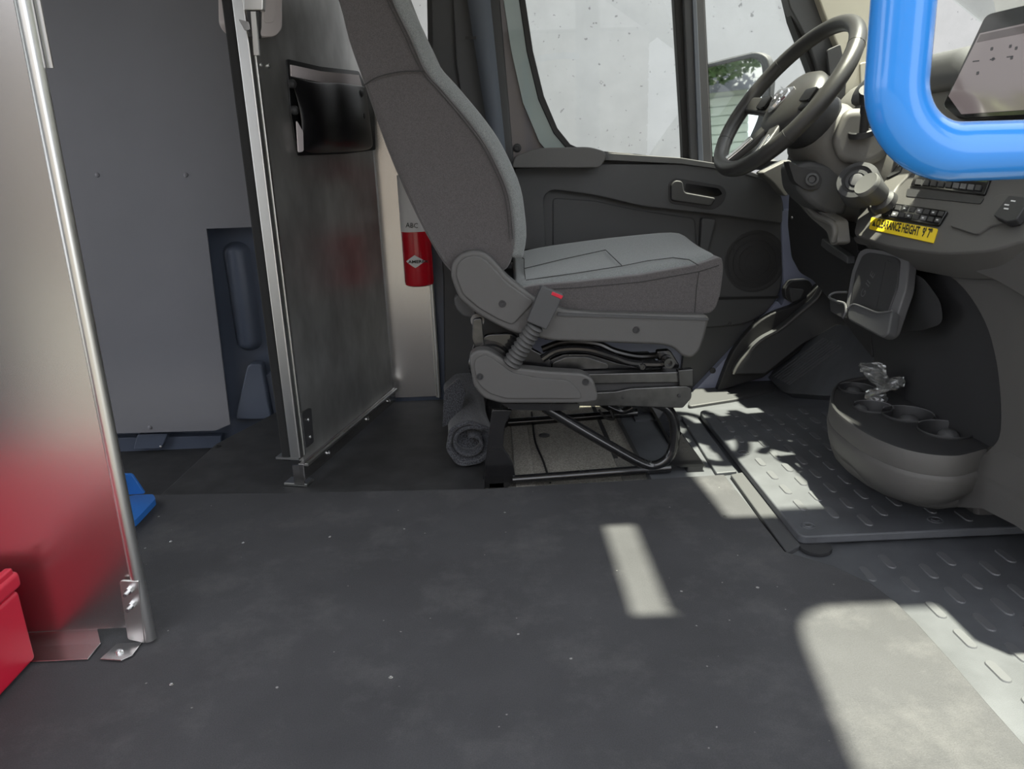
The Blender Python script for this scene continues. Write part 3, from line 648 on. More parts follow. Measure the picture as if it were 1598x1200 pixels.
# lower pivot cover
LP = YP(1.592)
lc = fillet([(733, 569), (732, 556), (742, 547), (760, 546), (775, 554), (789, 564), (809, 575), (856, 580), (910, 583), (926, 592), (932, 610), (934, 626), (911, 630), (782, 630), (755, 622), (739, 603)], 8, 3)
lcv = prism('pivot_cover', lc, LP, .045, GRYP, st, bevel=.006)
li = fillet([(740, 572), (742, 560), (757, 553), (772, 562), (800, 582), (840, 590), (888, 594), (905, 612), (908, 622), (790, 622), (762, 613), (746, 598)], 7, 3)
prism('cover_step', li, YP(1.587), .008, GRYP, lcv, bevel=.003)
for a, b in [(749, 588), (914, 596)]: lathe('cover_screw', [(.008, 0), (.0075, .002), (.005, .002), (.004, .0005)], at(a, b, YP(1.5865 if a < 800 else 1.5915)), (0, -1, 0), BLK, lcv, n=14)
lathe('pivot_disc', [(.050, 0), (.050, .02), (.046, .024)], at(765, 566, YP(1.655)), (0, -1, 0), BMET, st, n=28)
prism('rear_bracket', fillet([(736, 540), (760, 522), (800, 520), (830, 545), (860, 560), (860, 600), (740, 600)], 8), YP(1.65), .02, BMET, st, bevel=.003)
rod('recliner_tube', at(745, 500, YP(1.66)), at(745, 500, YP(2.1)), .016, RAIL, st)
prism('recliner_knob', fillet([(708, 462), (722, 458), (745, 480), (742, 498), (722, 495), (709, 480)], 8), YP(1.68), .03, DKG, st, bevel=.006)
prism('hinge_arm', fillet([(738, 498), (752, 496), (756, 540), (744, 548), (736, 530)], 4), YP(1.64), .015, RAIL, st, bevel=.003)
# rails
def rail(name, pix, y, m, d=.03, **k): return prism(name, pix, YP(y), d, m, st, bevel=.003, **k)
rail('upper_rail', fillet([(900, 584), (1065, 580), (1074, 584), (1074, 597), (900, 600)], 3), 1.622, RAIL)
rail('lower_rail', fillet([(900, 614), (960, 611), (985, 606), (1072, 602), (1080, 606), (1079, 622), (1066, 637), (1050, 637), (960, 634), (900, 634)], 3), 1.618, RAIL, .05)
rail('rail_gap', [(920, 597), (1078, 595), (1078, 606), (920, 612)], 1.63, BLK)
rail('rail_end', fillet([(1058, 578), (1082, 576), (1082, 602), (1060, 603)], 2), 1.614, BMET, .02)
bolt(at(1060, 618, YP(1.616)), (0, -1, 0), .004, BLK, st, 'rail_hole', .002)
bolt(at(972, 621, YP(1.616)), (0, -1, 0), .003, BLK, st, 'rail_hole', .002)
rail('slide_foot', fillet([(782, 630), (905, 630), (904, 638), (880, 641), (800, 640)], 3), 1.612, BMET)
tube('link_bar', spline([at(a, b, YP(1.645)) for a, b in [(846, 560), (872, 546), (915, 545), (955, 556), (985, 566), (1030, 568), (1048, 560)]], 6), .009, BMET, st, n=10)
tube('link_bar', spline([at(a, b, YP(1.70)) for a, b in [(846, 545), (880, 534), (930, 536), (960, 548), (1000, 556), (1045, 552)]], 6), .008, RAIL, st, n=10)
prism('side_member', fillet([(856, 562), (880, 552), (920, 552), (965, 566), (1005, 574), (1060, 572), (1060, 584), (856, 584)], 5), YP(1.66), .02, BMET, st, bevel=.004)
prism('side_plate', fillet([(862, 566), (884, 557), (916, 557), (950, 568), (950, 576), (862, 578)], 5), YP(1.655), .006, RAIL, st, bevel=.002)
lathe('pivot_bush', [(.012, 0), (.012, .03), (.007, .03), (.006, .02)], at(1040, 562, YP(1.645)), (0, -1, 0), BMET, st, n=18)
prism('pivot_arm', fillet([(1024, 548), (1046, 546), (1062, 572), (1052, 580), (1034, 578)], 5), YP(1.65), .02, BMET, st, bevel=.003)
bolt(at(1002, 572, YP(1.64)), (0, -1, 0), .009, BMET, st)
box('cross_plate', (.02, 1.70, .17), (.44, 2.06, .19), BLK, st)
# buckle
bk = prism('buckle', fillet([(845, 446), (880, 460), (853, 515), (822, 502)], [4, 4, 3, 3]), YP(1.568), .022, DKG, st, bevel=.003)
prism('press_button', [(862, 455), (879, 462), (876, 467), (860, 460)], YP(1.567), .018, REDP, bk, bevel=.001)
d0, d1 = at(836, 508, YP(1.580)), at(800, 564, YP(1.600))
prof = []
L = (d1-d0).length
for i in range(10):
    h = L*i/9.0
    prof += [(.0165+.002*i/9, h), (.0200+.002*i/9, h+L*.035), (.0165+.002*i/9, h+L*.07)]
lathe('bellows', prof, d0, d1-d0, BELLOW, st, n=22, smooth=50)
# tubular frame: near side then far side
def frame(y, nm='frame_tube'):
    P_ = lambda a, b: at(a, b, YP(1.645))+V((0, y-1.645, 0))
    tube(nm, [P_(800, 749), P_(920, 740), P_(1046, 730)], .0115, BMET, st, n=14)
    tube(nm, spline([P_(850, 636), P_(880, 654), P_(940, 689), P_(1000, 722), P_(1024, 726), P_(1045, 712), P_(1053, 684), P_(1051, 655), P_(1040, 637), P_(1016, 627), P_(985, 628)], 5), .0125, BMET, st, n=14)
    prism3('frame_plate', [P_(a, b) for a, b in fillet([(752, 762), (768, 640), (800, 640), (788, 664), (785, 698), (800, 722), (806, 752), (790, 762)], 4)], (0, .012, 0), BMET, st, bevel=.002)
    prism3('frame_gusset', [P_(a, b) for a, b in [(1052, 690), (1064, 676), (1102, 728), (1060, 730), (1040, 722)]], (0, .03, 0), BMET, st, bevel=.002)
frame(1.645); frame(2.06)
for a, b in ((775, 755), (1085, 728)):
    P_ = at(a, b, YP(1.645)); box('foot_bar', (P_.x-.02, 1.645, -.036), (P_.x+.02, 2.08, P_.z+.004), BMET, st, bevel=.003)
tube('wire', spline([at(935, 640, YP(1.7)), at(945, 652, YP(1.72)), at(958, 654, YP(1.75)), at(952, 640, YP(1.76))], 5), .003, SEAL, st, n=6)
tube('wire', spline([at(1005, 630, YP(1.7)), at(1018, 640, YP(1.72)), at(1045, 690, YP(1.8))], 5), .003, SEAL, st, n=6)
# ---- rolled blanket
rb = thing('rolled_blanket', 'dark grey felt blanket rolled up on the floor behind the seat', 'blanket', (-.07, 1.9, 0))
e0 = V((-.072, 1.715, .062)); e1 = V((-.10, 2.12, .075)); ax = (e1-e0).normalized(); u_ = V((1, 0, 0)); v_ = V((0, 0, 1))
loops = []
rnd = random.Random(3)
ph = [rnd.uniform(0, 6.28) for _ in range(8)]
def rr(a, t): return .060*(1+.05*math.sin(3*a+ph[0]+t*4)+.03*math.sin(7*a+ph[1]-t*9)+.025*math.sin(2*a+11*t))*(1-.10*math.sin(t*3.1))
for i in range(14):
    t = i/13; c = e0.lerp(e1, t)
    loops.append([c+(u_*math.cos(a)+v_*math.sin(a)*.94)*rr(a, t) for a in [2*math.pi*j/36 for j in range(36)]])
L0 = [e0+(u_*math.cos(a)+v_*math.sin(a)*.94)*rr(a, 0)*.86+ax*.0 for a in [2*math.pi*j/36 for j in range(36)]]
L1 = [q+(e0-q)*.35+ax*.03 for q in L0]
loft('outer_layer', [L1, L0]+loops, CLOTH, rb, smooth=60)
sp_ = []
for i in range(60):
    t = i/59; a = .9+t*2*math.pi*1.15; r = .052*(1-t*.55)
    sp_.append((e0+(u_*math.cos(a)+v_*math.sin(a)*.92)*r-ax*.004))
rows = [[q-ax*.002 for q in sp_], [q+ax*.06 for q in sp_]]
grid('inner_fold', rows, CLOTH, rb, solid=.007, smooth=80)
tube('hem', [e0+(u_*math.cos(a)+v_*math.sin(a)*.94)*rr(a, 0)*.95-ax*.003 for a in [2*math.pi*j/36 for j in range(36)]], .0055, CLOTH, rb, n=8, closed=True)
prism('loose_flap', fillet([(693, 610), (716, 590), (728, 612), (716, 652), (690, 668)], 4), YP(1.80), .012, CLOTH, rb, bevel=.004)
# ================================================================== STEERING WHEEL
WC = V((.708, 1.85, .85)); wt, wy = .659, .119; WR = .2
WN = V((-math.cos(wt)*math.cos(wy), -math.cos(wt)*math.sin(wy), math.sin(wt)))
WU = V((-math.sin(wy), math.cos(wy), 0)); WV = WN.cross(WU)
if WV.z < 0: WV = -WV
def wp_(a, r, h=0): return WC+(WU*math.cos(a)+WV*math.sin(a))*r+WN*h
sw = thing('steering_wheel', 'dark leather steering wheel with chrome emblem on its hub', 'steering wheel', tuple(WC))
tube('rim', [wp_(2*math.pi*i/72, WR) for i in range(72)], .0185, LEATH, sw, n=16, closed=True, smooth=80)
for a in (35, 145, 215, 325):
    c = wp_(math.radians(a), WR); t = (wp_(math.radians(a+1), WR)-c).normalized()
    lathe('rim_seam', [(.0187, -.0007), (.0191, 0), (.0187, .0007)], c, t, SEAM, sw, n=18)
hub = lathe('hub', [(.080, -.05), (.096, -.036), (.095, -.016), (.080, .0), (.052, .009), (.022, .013), (0, .0135)], WC-WN*.012, WN, LEATH, sw, n=36, smooth=60)
def spoke(a, w0, w1, m, nm='spoke', r0=.05, r1=.188, h0=-.022, h1=-.004, th=.016):
    a = math.radians(a); d = WU*math.cos(a)+WV*math.sin(a); s = -WU*math.sin(a)+WV*math.cos(a)
    loops = []
    for r, w, h in [(r0, w0, h0), ((r0+r1)/2, (w0+w1)/2*.9, (h0*.7+h1*.3)), (r1, w1, h1)]:
        c = WC+d*r+WN*h
        loops.append([c+s*w+WN*th*.2, c+s*w*.8+WN*th*.5, c-s*w*.8+WN*th*.5, c-s*w+WN*th*.2, c-s*w-WN*th*.5, c+s*w-WN*th*.5])
    return loft(nm, loops, m, sw, bevel=.003)
spoke(0, .032, .022, LEATH); spoke(180, .032, .022, LEATH); spoke(-70, .022, .016, LEATH); spoke(-110, .022, .016, LEATH)
for a in (-70, -110): spoke(a, .012, .012, CHR, 'spoke_insert', .11, .185, -.008, .002, .010)
for a, sgn in ((0, 1), (180, -1)):
    c = WC+(WU*math.cos(math.radians(a)))*.105-WN*.008
    prism3('switch_pad', [c+WU*x+WV*y for x, y in fillet([(-.022, -.018), (.022, -.016), (.026, .016), (-.022, .018)], .006)], WN*.008, GLS, sw, bevel=.002)
# emblem: horned head shape in chrome
hc = WC+WN*.0005+WU*.018
def emb(pts, nm, m, h0, d): return prism3(nm, [hc+WU*(-x)*.0014+WV*y*.0014+WN*h0 for x, y in pts], WN*d, m, hub, bevel=.0006, seg=2)
emb(fillet([(-27, 20), (27, 20), (24, -4), (12, -22), (0, -30), (-12, -22), (-24, -4)], 4), 'emblem_shield', CHR, -.001, .0045)
emb([(-6, 6), (6, 6), (8, -8), (4, -20), (-4, -20), (-8, -8)], 'emblem_head', CHR, .003, .004)
for s in (1, -1):
    emb([(s*6, 14), (s*14, 16), (s*21, 10), (s*21, 0), (s*15, -7), (s*11, -3), (s*15, 3), (s*14, 8), (s*6, 8)][::s], 'emblem_horn', CHR, .003, .0035)
    emb([(s*9, 5), (s*13, 4), (s*11, -1), (s*9, -1)][::s], 'emblem_gap', GLS, .0034, .0008)
# ---- steering column
sc_ = thing('steering_column', 'grey steering column shroud with ignition lock and stalk', 'steering column', tuple(WC-WN*.2))
def sect(h, a, b, dz=0, k=2.6, n=28):
    c = WC-WN*h+V((0, 0, dz)); out = []
    for j in range(n):
        t = 2*math.pi*j/n; ct, stt = math.cos(t), math.sin(t)
        out.append(c+WU*a*abs(ct)**(2/k)*(1 if ct > 0 else -1)+WV*b*abs(stt)**(2/k)*(1 if stt > 0 else -1))
    return out
loft('switch_housing', [sect(.045, .060, .050), sect(.055, .080, .064), sect(.095, .086, .070), sect(.105, .080, .064)], BLK, sc_, smooth=50)
loft('upper_shroud', [sect(.10, .080, .066, -.004), sect(.115, .092, .076, -.006), sect(.18, .098, .086, -.010), sect(.26, .100, .094, -.016), sect(.33, .096, .094, -.02)], CONL, sc_, smooth=50)
pl = YP(1.755)
lsh = prism('lower_shroud', fillet([(1240, 258), (1262, 250), (1320, 262), (1332, 300), (1318, 338), (1296, 338), (1262, 316), (1244, 296)], 10), YP(1.79), .10, DKG, sc_, bevel=.014, seg=4)
prism('lock_cover', fillet([(1229, 250), (1250, 262), (1276, 266), (1284, 280), (1278, 295), (1258, 297), (1240, 284)], 6), YP(1.78), .03, BLK, sc_, bevel=.005)
lathe('tilt_lock', [(.015, 0), (.015, .006), (.010, .007), (.007, .001), (0, .001)], at(1267, 280, YP(1.778)), (-.3, -1, 0.1), DKG, sc_, n=20)
ic = at(1337, 281, YP(1.70)); ia = V((-.62, -.62, .48))
ig = lathe('ignition_ring', [(.046, -.05), (.046, -.005), (.043, .002), (.034, .003), (.030, -.006), (.027, -.006), (.025, .001), (.018, .001), (.016, -.003), (0, -.003)], ic, ia, DKG, sc_, n=36, smooth=45)
lathe('ignition_core', [(.0145, -.004), (.0145, .003), (.010, .004), (0, .004)], ic, ia, RIMG, ig, n=20)
lathe('ignition_collar', [(.0335, -.008), (.0335, -.001), (.0262, -.001), (.0262, -.008)], ic, ia, BLK, ig, n=30)
# stalk and its boot
stk = tube('stalk', spline([at(1347, 214, YP(1.725)), at(1349, 195, YP(1.715)), at(1351, 175, YP(1.70)), at(1352, 158, YP(1.69)), at(1353, 140, YP(1.67))], 4), [.010]*8+[.012]*4+[.016]*5, BLK, sc_, n=14)
lathe('stalk_boot', [(.030, -.01), (.030, .002), (.026, .004), (.023, -.002), (.012, -.004)], at(1346, 204, YP(1.735)), (-.25, -.2, .95), BLK, sc_, n=24)
loft('stalk_pod', [[at(a, b, YP(y)) for a, b in fillet([(1318, 170), (1372, 168), (1392, 200), (1384, 246), (1350, 262), (1308, 252), (1296, 220)], 14, 4)] for y in (1.745, 1.86)], CONL, sc_, bevel=.018, seg=4)
# ================================================================== DASHBOARD
db = thing('dashboard', 'dark plastic dashboard and console with climate panel and cup holder tray', 'dashboard', (1.2, 1.4, .3))
prf = fillet([(1.00, .85), (1.05, .905), (1.65, .905), (1.65, .2), (1.12, .2), (1.02, .45), (.985, .60), (.985, .76)], [.03, .03, .02, .02, .05, .05, .03, .03])
prism3('main_body', [V((x, .40, z)) for x, z in prf], (0, 1.83, 0), CONL, db, bevel=.01)
loft('cluster_hood', [[V((x, y, z)) for x, z in fillet([(.98, .84), (1.0, .925-d*.5), (1.10, .945-d*.5), (1.25, .91), (1.25, .84)], .03, 4)] for y, d in [(1.62, .05), (1.68, .005), (1.86, 0), (2.04, .005), (2.10, .05)]], DKG, db, smooth=50)
# knee panel below the column
kp = [(1232, 288), (1250, 300), (1272, 326), (1302, 350), (1334, 372), (1350, 440), (1362, 560), (1330, 520), (1296, 470), (1268, 437), (1248, 426), (1235, 402), (1229, 350)]
prism('knee_panel', fillet(kp, 6), plane3(at(1230, 300, YP(2.19)), at(1350, 400, XP(.88)), at(1300, 480, XP(.90))), .05, BLK, db, bevel=.008)
tube('knee_edge', spline([at(a, b, XP(.795)) for a, b in [(1240, 258), (1243, 290), (1256, 318), (1276, 338), (1298, 348), (1303, 362), (1300, 376)]], 5), .007, CONL, db, n=10)
prism('knee_lip', fillet([(1236, 256), (1248, 262), (1252, 300), (1280, 330), (1304, 344), (1308, 380), (1296, 384), (1290, 362), (1262, 338), (1240, 312)], 5), XP(.80), .03, CONL, db, bevel=.006)
prism('end_cap', fillet([(1188, 270), (1232, 248), (1244, 262), (1240, 296), (1226, 308), (1206, 284)], 6), YP(2.21), .06, CONL, db, bevel=.01)
prism('knee_bracket', [(1282, 372), (1300, 385), (1322, 400), (1322, 412), (1296, 396), (1280, 384)], XP(.85), .02, DKG, db, bevel=.003)
for a, b in [(1236, 340), (1256, 365)]: bolt(at(a, b, YP(2.10)), (-1, -.4, 0), .004, ZINC, db, 'screw', .002)
# dash vent near the tablet
vp = plane3(at(1470, 150, XP(.965)), at(1500, 110, XP(.985)), at(1440, 100, XP(.975)))
prism('vent_bezel', fillet([(1446, 196), (1458, 132), (1486, 98), (1530, 88), (1530, 196)], 10), XP(1.06), .03, CONL, db, bevel=.006)
vb = prism('vent_back', fillet([(1456, 190), (1466, 134), (1490, 106), (1526, 98), (1526, 190)], 8), XP(1.058), .004, GLS, db)
for i in range(5):
    y = 112+i*18; prism('vent_slat', [(1460-i*1, y+14), (1524, y-10), (1524, y-5), (1460-i*1, y+19)], XP(1.05), .006, CONL, vb, bevel=.001)
# ---- centre console
cc = db
CP = plane3(at(1332, 366, XP(.83)), at(1590, 384, XP(.83)), at(1450, 262, XP(.965)))
lipf = fillet([(1330, 368), (1400, 385), (1470, 394), (1545, 390), (1640, 374), (1780, 374), (1780, 560), (1598, 464), (1555, 438), (1501, 416), (1420, 397), (1335, 380)], 6)
prism('console_lip', lipf, XP(.846), .06, CONS, cc, bevel=.008)
cf = fillet([(1331, 366), (1342, 322), (1360, 286), (1390, 254), (1424, 240), (1640, 246), (1700, 330), (1640, 372), (1598, 376), (1545, 392), (1470, 397), (1390, 386)], [8, 14, 14, 14, 14, 6, 6, 20, 20, 20, 30, 20], 5)
prism('upper_face', cf, CP, .07, CONS, cc, bevel=.014, seg=4)
prism('left_rail', fillet([(1352, 318), (1376, 276), (1412, 250), (1436, 250), (1428, 262), (1400, 290), (1378, 326), (1362, 334)], 7), shift(CP, .006), .012, CONL, cc, bevel=.005)
# radio
rd = prism('radio', fillet([(1436, 254), (1552, 262), (1536, 304), (1420, 290)], 4), shift(CP, .004), .01, GLS, cc, bevel=.002)
prism('radio_screen', [(1442, 256), (1548, 264), (1540, 284), (1434, 275)], shift(CP, .0046), .001, emit('radio_display', (.10, .14, .07), .25), rd)
for i in range(9):
    a0 = 1428+i*11.6; y = 279+i*1.15
    prism('radio_button', [(a0+2, y), (a0+11, y+.9), (a0+8.5, y+9), (a0-.5, y+8)], shift(CP, .0062), .002, RIMG if 4 < i < 8 else BLK, rd)
prism('radio_recess', fillet([(1416, 294), (1536, 308), (1530, 318), (1414, 306)], 3), shift(CP, .0015), .004, BLK, cc)
# climate panel
hv = prism('climate_panel', fillet([(1385, 315), (1479, 328), (1464, 352), (1373, 338)], 5), shift(CP, .005), .01, GLS, cc, bevel=.002)
for i in range(8):
    for j in range(2):
        a0 = 1385+i*11.2-j*5; y = 318+i*1.6+j*10
        prism('climate_button', [(a0+2, y), (a0+10, y+1.2), (a0+7, y+8), (a0-1, y+6.8)], shift(CP, .0062), .0016, RIMG if (i*3+j*5) % 4 == 0 else BLK, hv)
        if (i+j) % 2 == 0: prism('button_icon', [(a0+3, y+2.5), (a0+6, y+3), (a0+5, y+5), (a0+2, y+4.5)], shift(CP, .0066), .0003, INKW, hv)
# clearance sticker
stc = thing('clearance_sticker', 'yellow sticker with black clearance height lettering on the console', 'sticker', tuple(at(1410, 360, CP)))
sp0 = shift(CP, .0022)
prism('sticker_sheet', fillet([(1360, 339), (1463, 357), (1456, 379), (1356, 357)], 1.5), sp0, .002, YEL, stc)
text('lettering', 'CLEARANCE HEIGHT  9\' 7"', sp0, (1366, 354.5), (1453, 373), .0145, INK, stc, bold=.028, pu=(1370, 341))
prism('warning_triangle', [(1360.5, 352), (1364.5, 344), (1366, 353.5)], shift(sp0, .0006), .0004, INK, stc)
# switch pocket on the right
sk = prism('switch_pocket', fillet([(1480, 352), (1530, 318), (1562, 302), (1660, 306), (1660, 330), (1600, 340), (1545, 352), (1524, 366)], 7), shift(CP, .004), .006, CONS, cc, bevel=.003)
sb_ = prism('rocker_switch', fillet([(1549, 336), (1574, 304), (1608, 308), (1586, 342), (1570, 346)], 4), shift(CP, .016), .014, BLK, sk, bevel=.003)
for a, b in [(1568, 318), (1578, 312), (1567, 324)]: prism('switch_mark', [(a, b), (a+7, b+1), (a+6, b+3), (a-1, b+2)], shift(CP, .0166), .0004, INKW, sb_)
# lower left keypad
kpd = prism('button_pad', fillet([(1380, 252), (1412, 247), (1404, 268), (1384, 278), (1372, 268)], 4), shift(CP, .010), .006, BLK, cc, bevel=.002)
text('pad_lettering', 'TPM', shift(CP, .0104), (1384, 264), (1402, 260), .008, INKW, kpd, pu=(1388, 255))
# gear knob
gk = at(1351, 286, YP(1.62)); ga = V((-.74, -.22, .58))
gs = thing('gear_selector', 'silver topped gear selector knob beside the ignition lock', 'gear knob', tuple(gk))
lathe('knob', [(.021, -.052), (.025, -.046), (.0275, -.012), (.027, -.004), (.02, -.002), (0, -.002)], gk, ga, DKG, gs, n=30, smooth=40)
lathe('knob_cap', [(.0277, -.010), (.0280, -.003), (.0262, .001), (.022, .0005), (0, .001)], gk, ga, KNOB, gs, n=30, smooth=60)
lathe('knob_base', [(.028, -.075), (.026, -.062), (.018, -.055), (.015, -.045)], gk, ga, BLK, gs, n=24)
# lower shell
XS = .90
sh = prism('lower_shell', fillet([(1326, 378), (1390, 390), (1470, 402), (1545, 396), (1700, 372), (1760, 716), (1500, 720), (1420, 716), (1368, 640), (1362, 540), (1338, 410)], [10, 10, 10, 10, 4, 4, 10, 20, 20, 20, 20]), XP(XS), .25, BLK, cc, bevel=.02, seg=4)
arc = spline([V(q) for q in [(1336, 392), (1400, 398), (1450, 412), (1500, 446), (1536, 500), (1554, 560), (1562, 630), (1560, 680), (1546, 700)]], 5)
outr = [(1530, 716), (1600, 724), (1780, 712), (1720, 372), (1640, 384), (1545, 398), (1470, 404), (1390, 393)]
prism('proud_shell', [tuple(q) for q in arc]+outr, XP(.872), .05, CONS, cc, bevel=.014, seg=4)
# cup holder tray
ZT = .20
rim = spline([V(q) for q in [(1345, 586), (1310, 594), (1295, 612), (1296, 634), (1318, 656), (1352, 678), (1402, 699), (1452, 710), (1500, 712), (1540, 702)]], 4)
rimw = [at(q.x, q.y, ZP(ZT)) for q in rim]
back = [V((.955, rimw[-1].y+.01, ZT)), V((.96, 1.40, ZT)), V((.955, rimw[0].y, ZT))]
loopw = rimw+back
tc_ = sum((q for q in loopw), V())/len(loopw)
def tl(s, z): return [V((tc_.x+(q.x-tc_.x)*s, tc_.y+(q.y-tc_.y)*s, z)) for q in loopw]
def tin(d, z):
    out = []
    for q in loopw:
        v = V((tc_.x-q.x, tc_.y-q.y, 0)); out.append(V((q.x, q.y, z))+v.normalized()*d)
    return out
tray = loft('tray_body', [tl(.3, .075), tin(.075, .078), tin(.03, .092), tin(.008, .118), tin(.0, .15), tin(.002, .158), tin(.004, .160), tin(.0025, .163), tin(.004, .192), tin(.006, .199), tin(.010, ZT), tin(.014, .199), tin(.016, .194), tl(.3, .194)], CONS, cc, smooth=50)
cups = [(1336, 605, .040), (1362, 634, .040), (1416, 645, .050), (1475, 669, .050)]
cut = bmesh.new()
def cutter(f):
    m = bpy.data.meshes.new('c'); f.to_mesh(m); o = bpy.data.objects.new('c', m); C.objects.link(o); return o
cts = []
for a, b, r in cups:
    f = bmesh.new(); bmesh.ops.create_cone(f, cap_ends=True, segments=28, radius1=r, radius2=r, depth=.12); c = at(a, b, ZP(.198))
    bmesh.ops.translate(f, verts=f.verts, vec=(c.x, c.y, .20)); cts.append(cutter(f)); f.free()
f = bmesh.new(); q4 = [at(a, b, ZP(.198)) for a, b in [(1424, 616), (1436, 610), (1506, 652), (1494, 655)]]
vs_ = [f.verts.new((q.x, q.y, z)) for z in (.15, .25) for q in q4]
for t in ((3, 2, 1, 0), (4, 5, 6, 7), (0, 1, 5, 4), (1, 2, 6, 5), (2, 3, 7, 6), (3, 0, 4, 7)): f.faces.new([vs_[k] for k in t])
bmesh.ops.recalc_face_normals(f, faces=f.faces); cts.append(cutter(f)); f.free()
for c in cts:
    m = tray.modifiers.new('b', 'BOOLEAN'); m.object = c; m.operation = 'DIFFERENCE'; m.solver = 'EXACT'
dg = bpy.context.evaluated_depsgraph_get(); me2 = bpy.data.meshes.new_from_object(tray.evaluated_get(dg))
tray.modifiers.clear(); tray.data = me2
if not len(me2.materials): me2.materials.append(CONS)
for c in cts: bpy.data.objects.remove(c)
tp_ = [V((q.x, q.y, .1945)) for q in tin(.0165, .19)]
tray.data.materials.append(BLK)
for pgn in tray.data.polygons:
    if abs(pgn.normal.z) > .9 and (tray.matrix_world @ pgn.center).z > -9 and pgn.center.z > .04: pgn.material_index = len(tray.data.materials)-1
for a, b, r in cups:
    c = at(a, b, ZP(.198)); lathe('cup_liner', [(r-.0005, .1405), (r-.0005, .1965), (r-.002, .1985), (r-.003, .1965), (r-.003, .142), (0, .142)], (c.x, c.y, 0), (0, 0, 1), BLK, tray, n=28)
    tube('cup_edge', [V((c.x+math.cos(t)*r, c.y+math.sin(t)*r, .1985)) for t in [math.radians(-30+i*12) for i in range(14)]], .0014, RIMG, tray, n=6)
for a, b in [(1418, 657), (1480, 680), (1332, 612), (1340, 640)]:
    c = at(a, b, ZP(.18)); lathe('cup_grip', [(.021, -.035), (.021, -.004), (.018, .006), (.011, .012), (0, .014)], c, (0, 0, 1), DKG, tray, n=18, smooth=60)
tube('slot_edge', [at(a, b, ZP(.199)) for a, b in [(1430, 612), (1506, 653)]], .0015, RIMG, tray, n=6)
# underside bulk and foot
loft('console_foot', [[V((x, y, z)) for x, y in fillet([(.950-d, 1.315-d), (1.3, 1.315-d), (1.3, 1.66), (.950-d, 1.66)], .015, 4)] for z, d in [(.0135, 0), (.040, 0), (.046, -.006), (.060, -.006)]], CONS, cc, smooth=40)
bw_ = [at(a, b, ZP(.158)) for a, b in [(1296, 640), (1303, 656), (1318, 671), (1340, 686), (1368, 700), (1400, 711), (1435, 720), (1470, 725), (1505, 727), (1545, 728), (1620, 724), (1720, 708)]]
for k, (a, b) in ((9, (1543, 722)), (10, (1600, 718)), (11, (1720, 700))):
    q = at(a, b, XP(.866)); bw_[k] = V((q.x, q.y, .158))
bk_ = [V((1.12, bw_[-1].y-.02, .158)), V((1.12, 1.40, .158)), V((1.12, bw_[0].y+.03, .158))]
bc_ = V((.92, 1.36, 0)); nb = len(bw_)
def bul(z, f):
    out = []
    for k, q in enumerate(bw_+bk_):
        if k >= nb: out.append(V((q.x, q.y, min(z, .162)))); continue
        d, dx = f(k); zz = min(z, (.162 if k < 9 else (.205 if k == 9 else .26))); zz = max(zz, .046 if k < 7 else (.05, .065, .095, .105, .105)[k-7]); v = V((bc_.x-q.x, bc_.y-q.y, 0)).normalized(); out.append(V((q.x+dx, q.y, zz))+v*d)
    return out
ins = lambda d: (lambda k: (d, 0) if k < 9 else (d*.3, d*.9))
loft('console_bulge', [bul(.046, ins(.12)), bul(.048, ins(.06)), bul(.056, ins(.026)), bul(.070, ins(.009)), bul(.09, ins(.003)), bul(.150, ins(0)), bul(.157, ins(.001)), bul(.160, lambda k: (.006, 0) if k < 9 else (.001, 0)),
     bul(.20, lambda k: (.05, 0) if k < 9 else (0, .004)), bul(.26, lambda k: (.06, 0) if k < 9 else (0, .010))], CONS, cc, smooth=50)
tube('bulge_edge', [q+V((0, 0, .001)) for q in bw_[:9]], .0022, RIMG, cc, n=6)
# ---- device holder clipped on the console
HP = plane3(at(1330, 470, XP(.79)), at(1400, 500, XP(.80)), at(1370, 395, XP(.835)))
ph_ = thing('phone_holder', 'black phone holder with grey rim clipped to the console', 'phone holder', tuple(at(1370, 520, HP)))
prism('holder_rim', fillet([(1340, 392), (1352, 386), (1404, 394), (1419, 404), (1414, 450), (1390, 520), (1378, 527), (1322, 494), (1318, 482), (1328, 425)], 7), HP, .022, RIMG, ph_, bevel=.004)
pdp = prism('holder_pad', fillet([(1345, 398), (1355, 393), (1396, 400), (1404, 406), (1400, 448), (1378, 508), (1372, 512), (1328, 484), (1326, 476), (1334, 425)], 6), shift(HP, .003), .01, BLK, ph_, bevel=.003)
prism('pad_grid', fillet([(1357, 405), (1382, 409), (1366, 488), (1342, 472)], 2), shift(HP, .0036), .002, BLK, pdp)
text('pad_lettering', 'G II E', shift(HP, .0042), (1347, 466), (1366, 428), .012, RIMG, pdp, pu=(1342, 460))
prism('clip', fillet([(1322, 480), (1334, 474), (1368, 486), (1392, 484), (1386, 520), (1376, 527), (1322, 498)], 5), shift(HP, .022), .022, DKG, ph_, bevel=.004)
tube('clip_edge', spline([at(a, b, shift(HP, .023)) for a, b in [(1322, 482), (1332, 475), (1348, 480), (1370, 488), (1392, 485)]], 4), .0022, RIMG, ph_, n=8)
tube('clip_loop', spline([at(a, b, shift(HP, c)) for a, b, c in [(1322, 456, .0), (1302, 457, .012), (1294, 464, .02), (1306, 470, .022), (1318, 474, .02), (1320, 486, .02), (1316, 496, .015)]], 5), .0028, RIMG, ph_, n=8)
prism('clip_side', fillet([(1294, 466), (1318, 474), (1316, 497), (1296, 486)], 3), shift(HP, .018), .014, BLK, ph_, bevel=.002)
a0, a1 = at(1380, 450, shift(HP, -.02)), at(1420, 460, XP(.90))
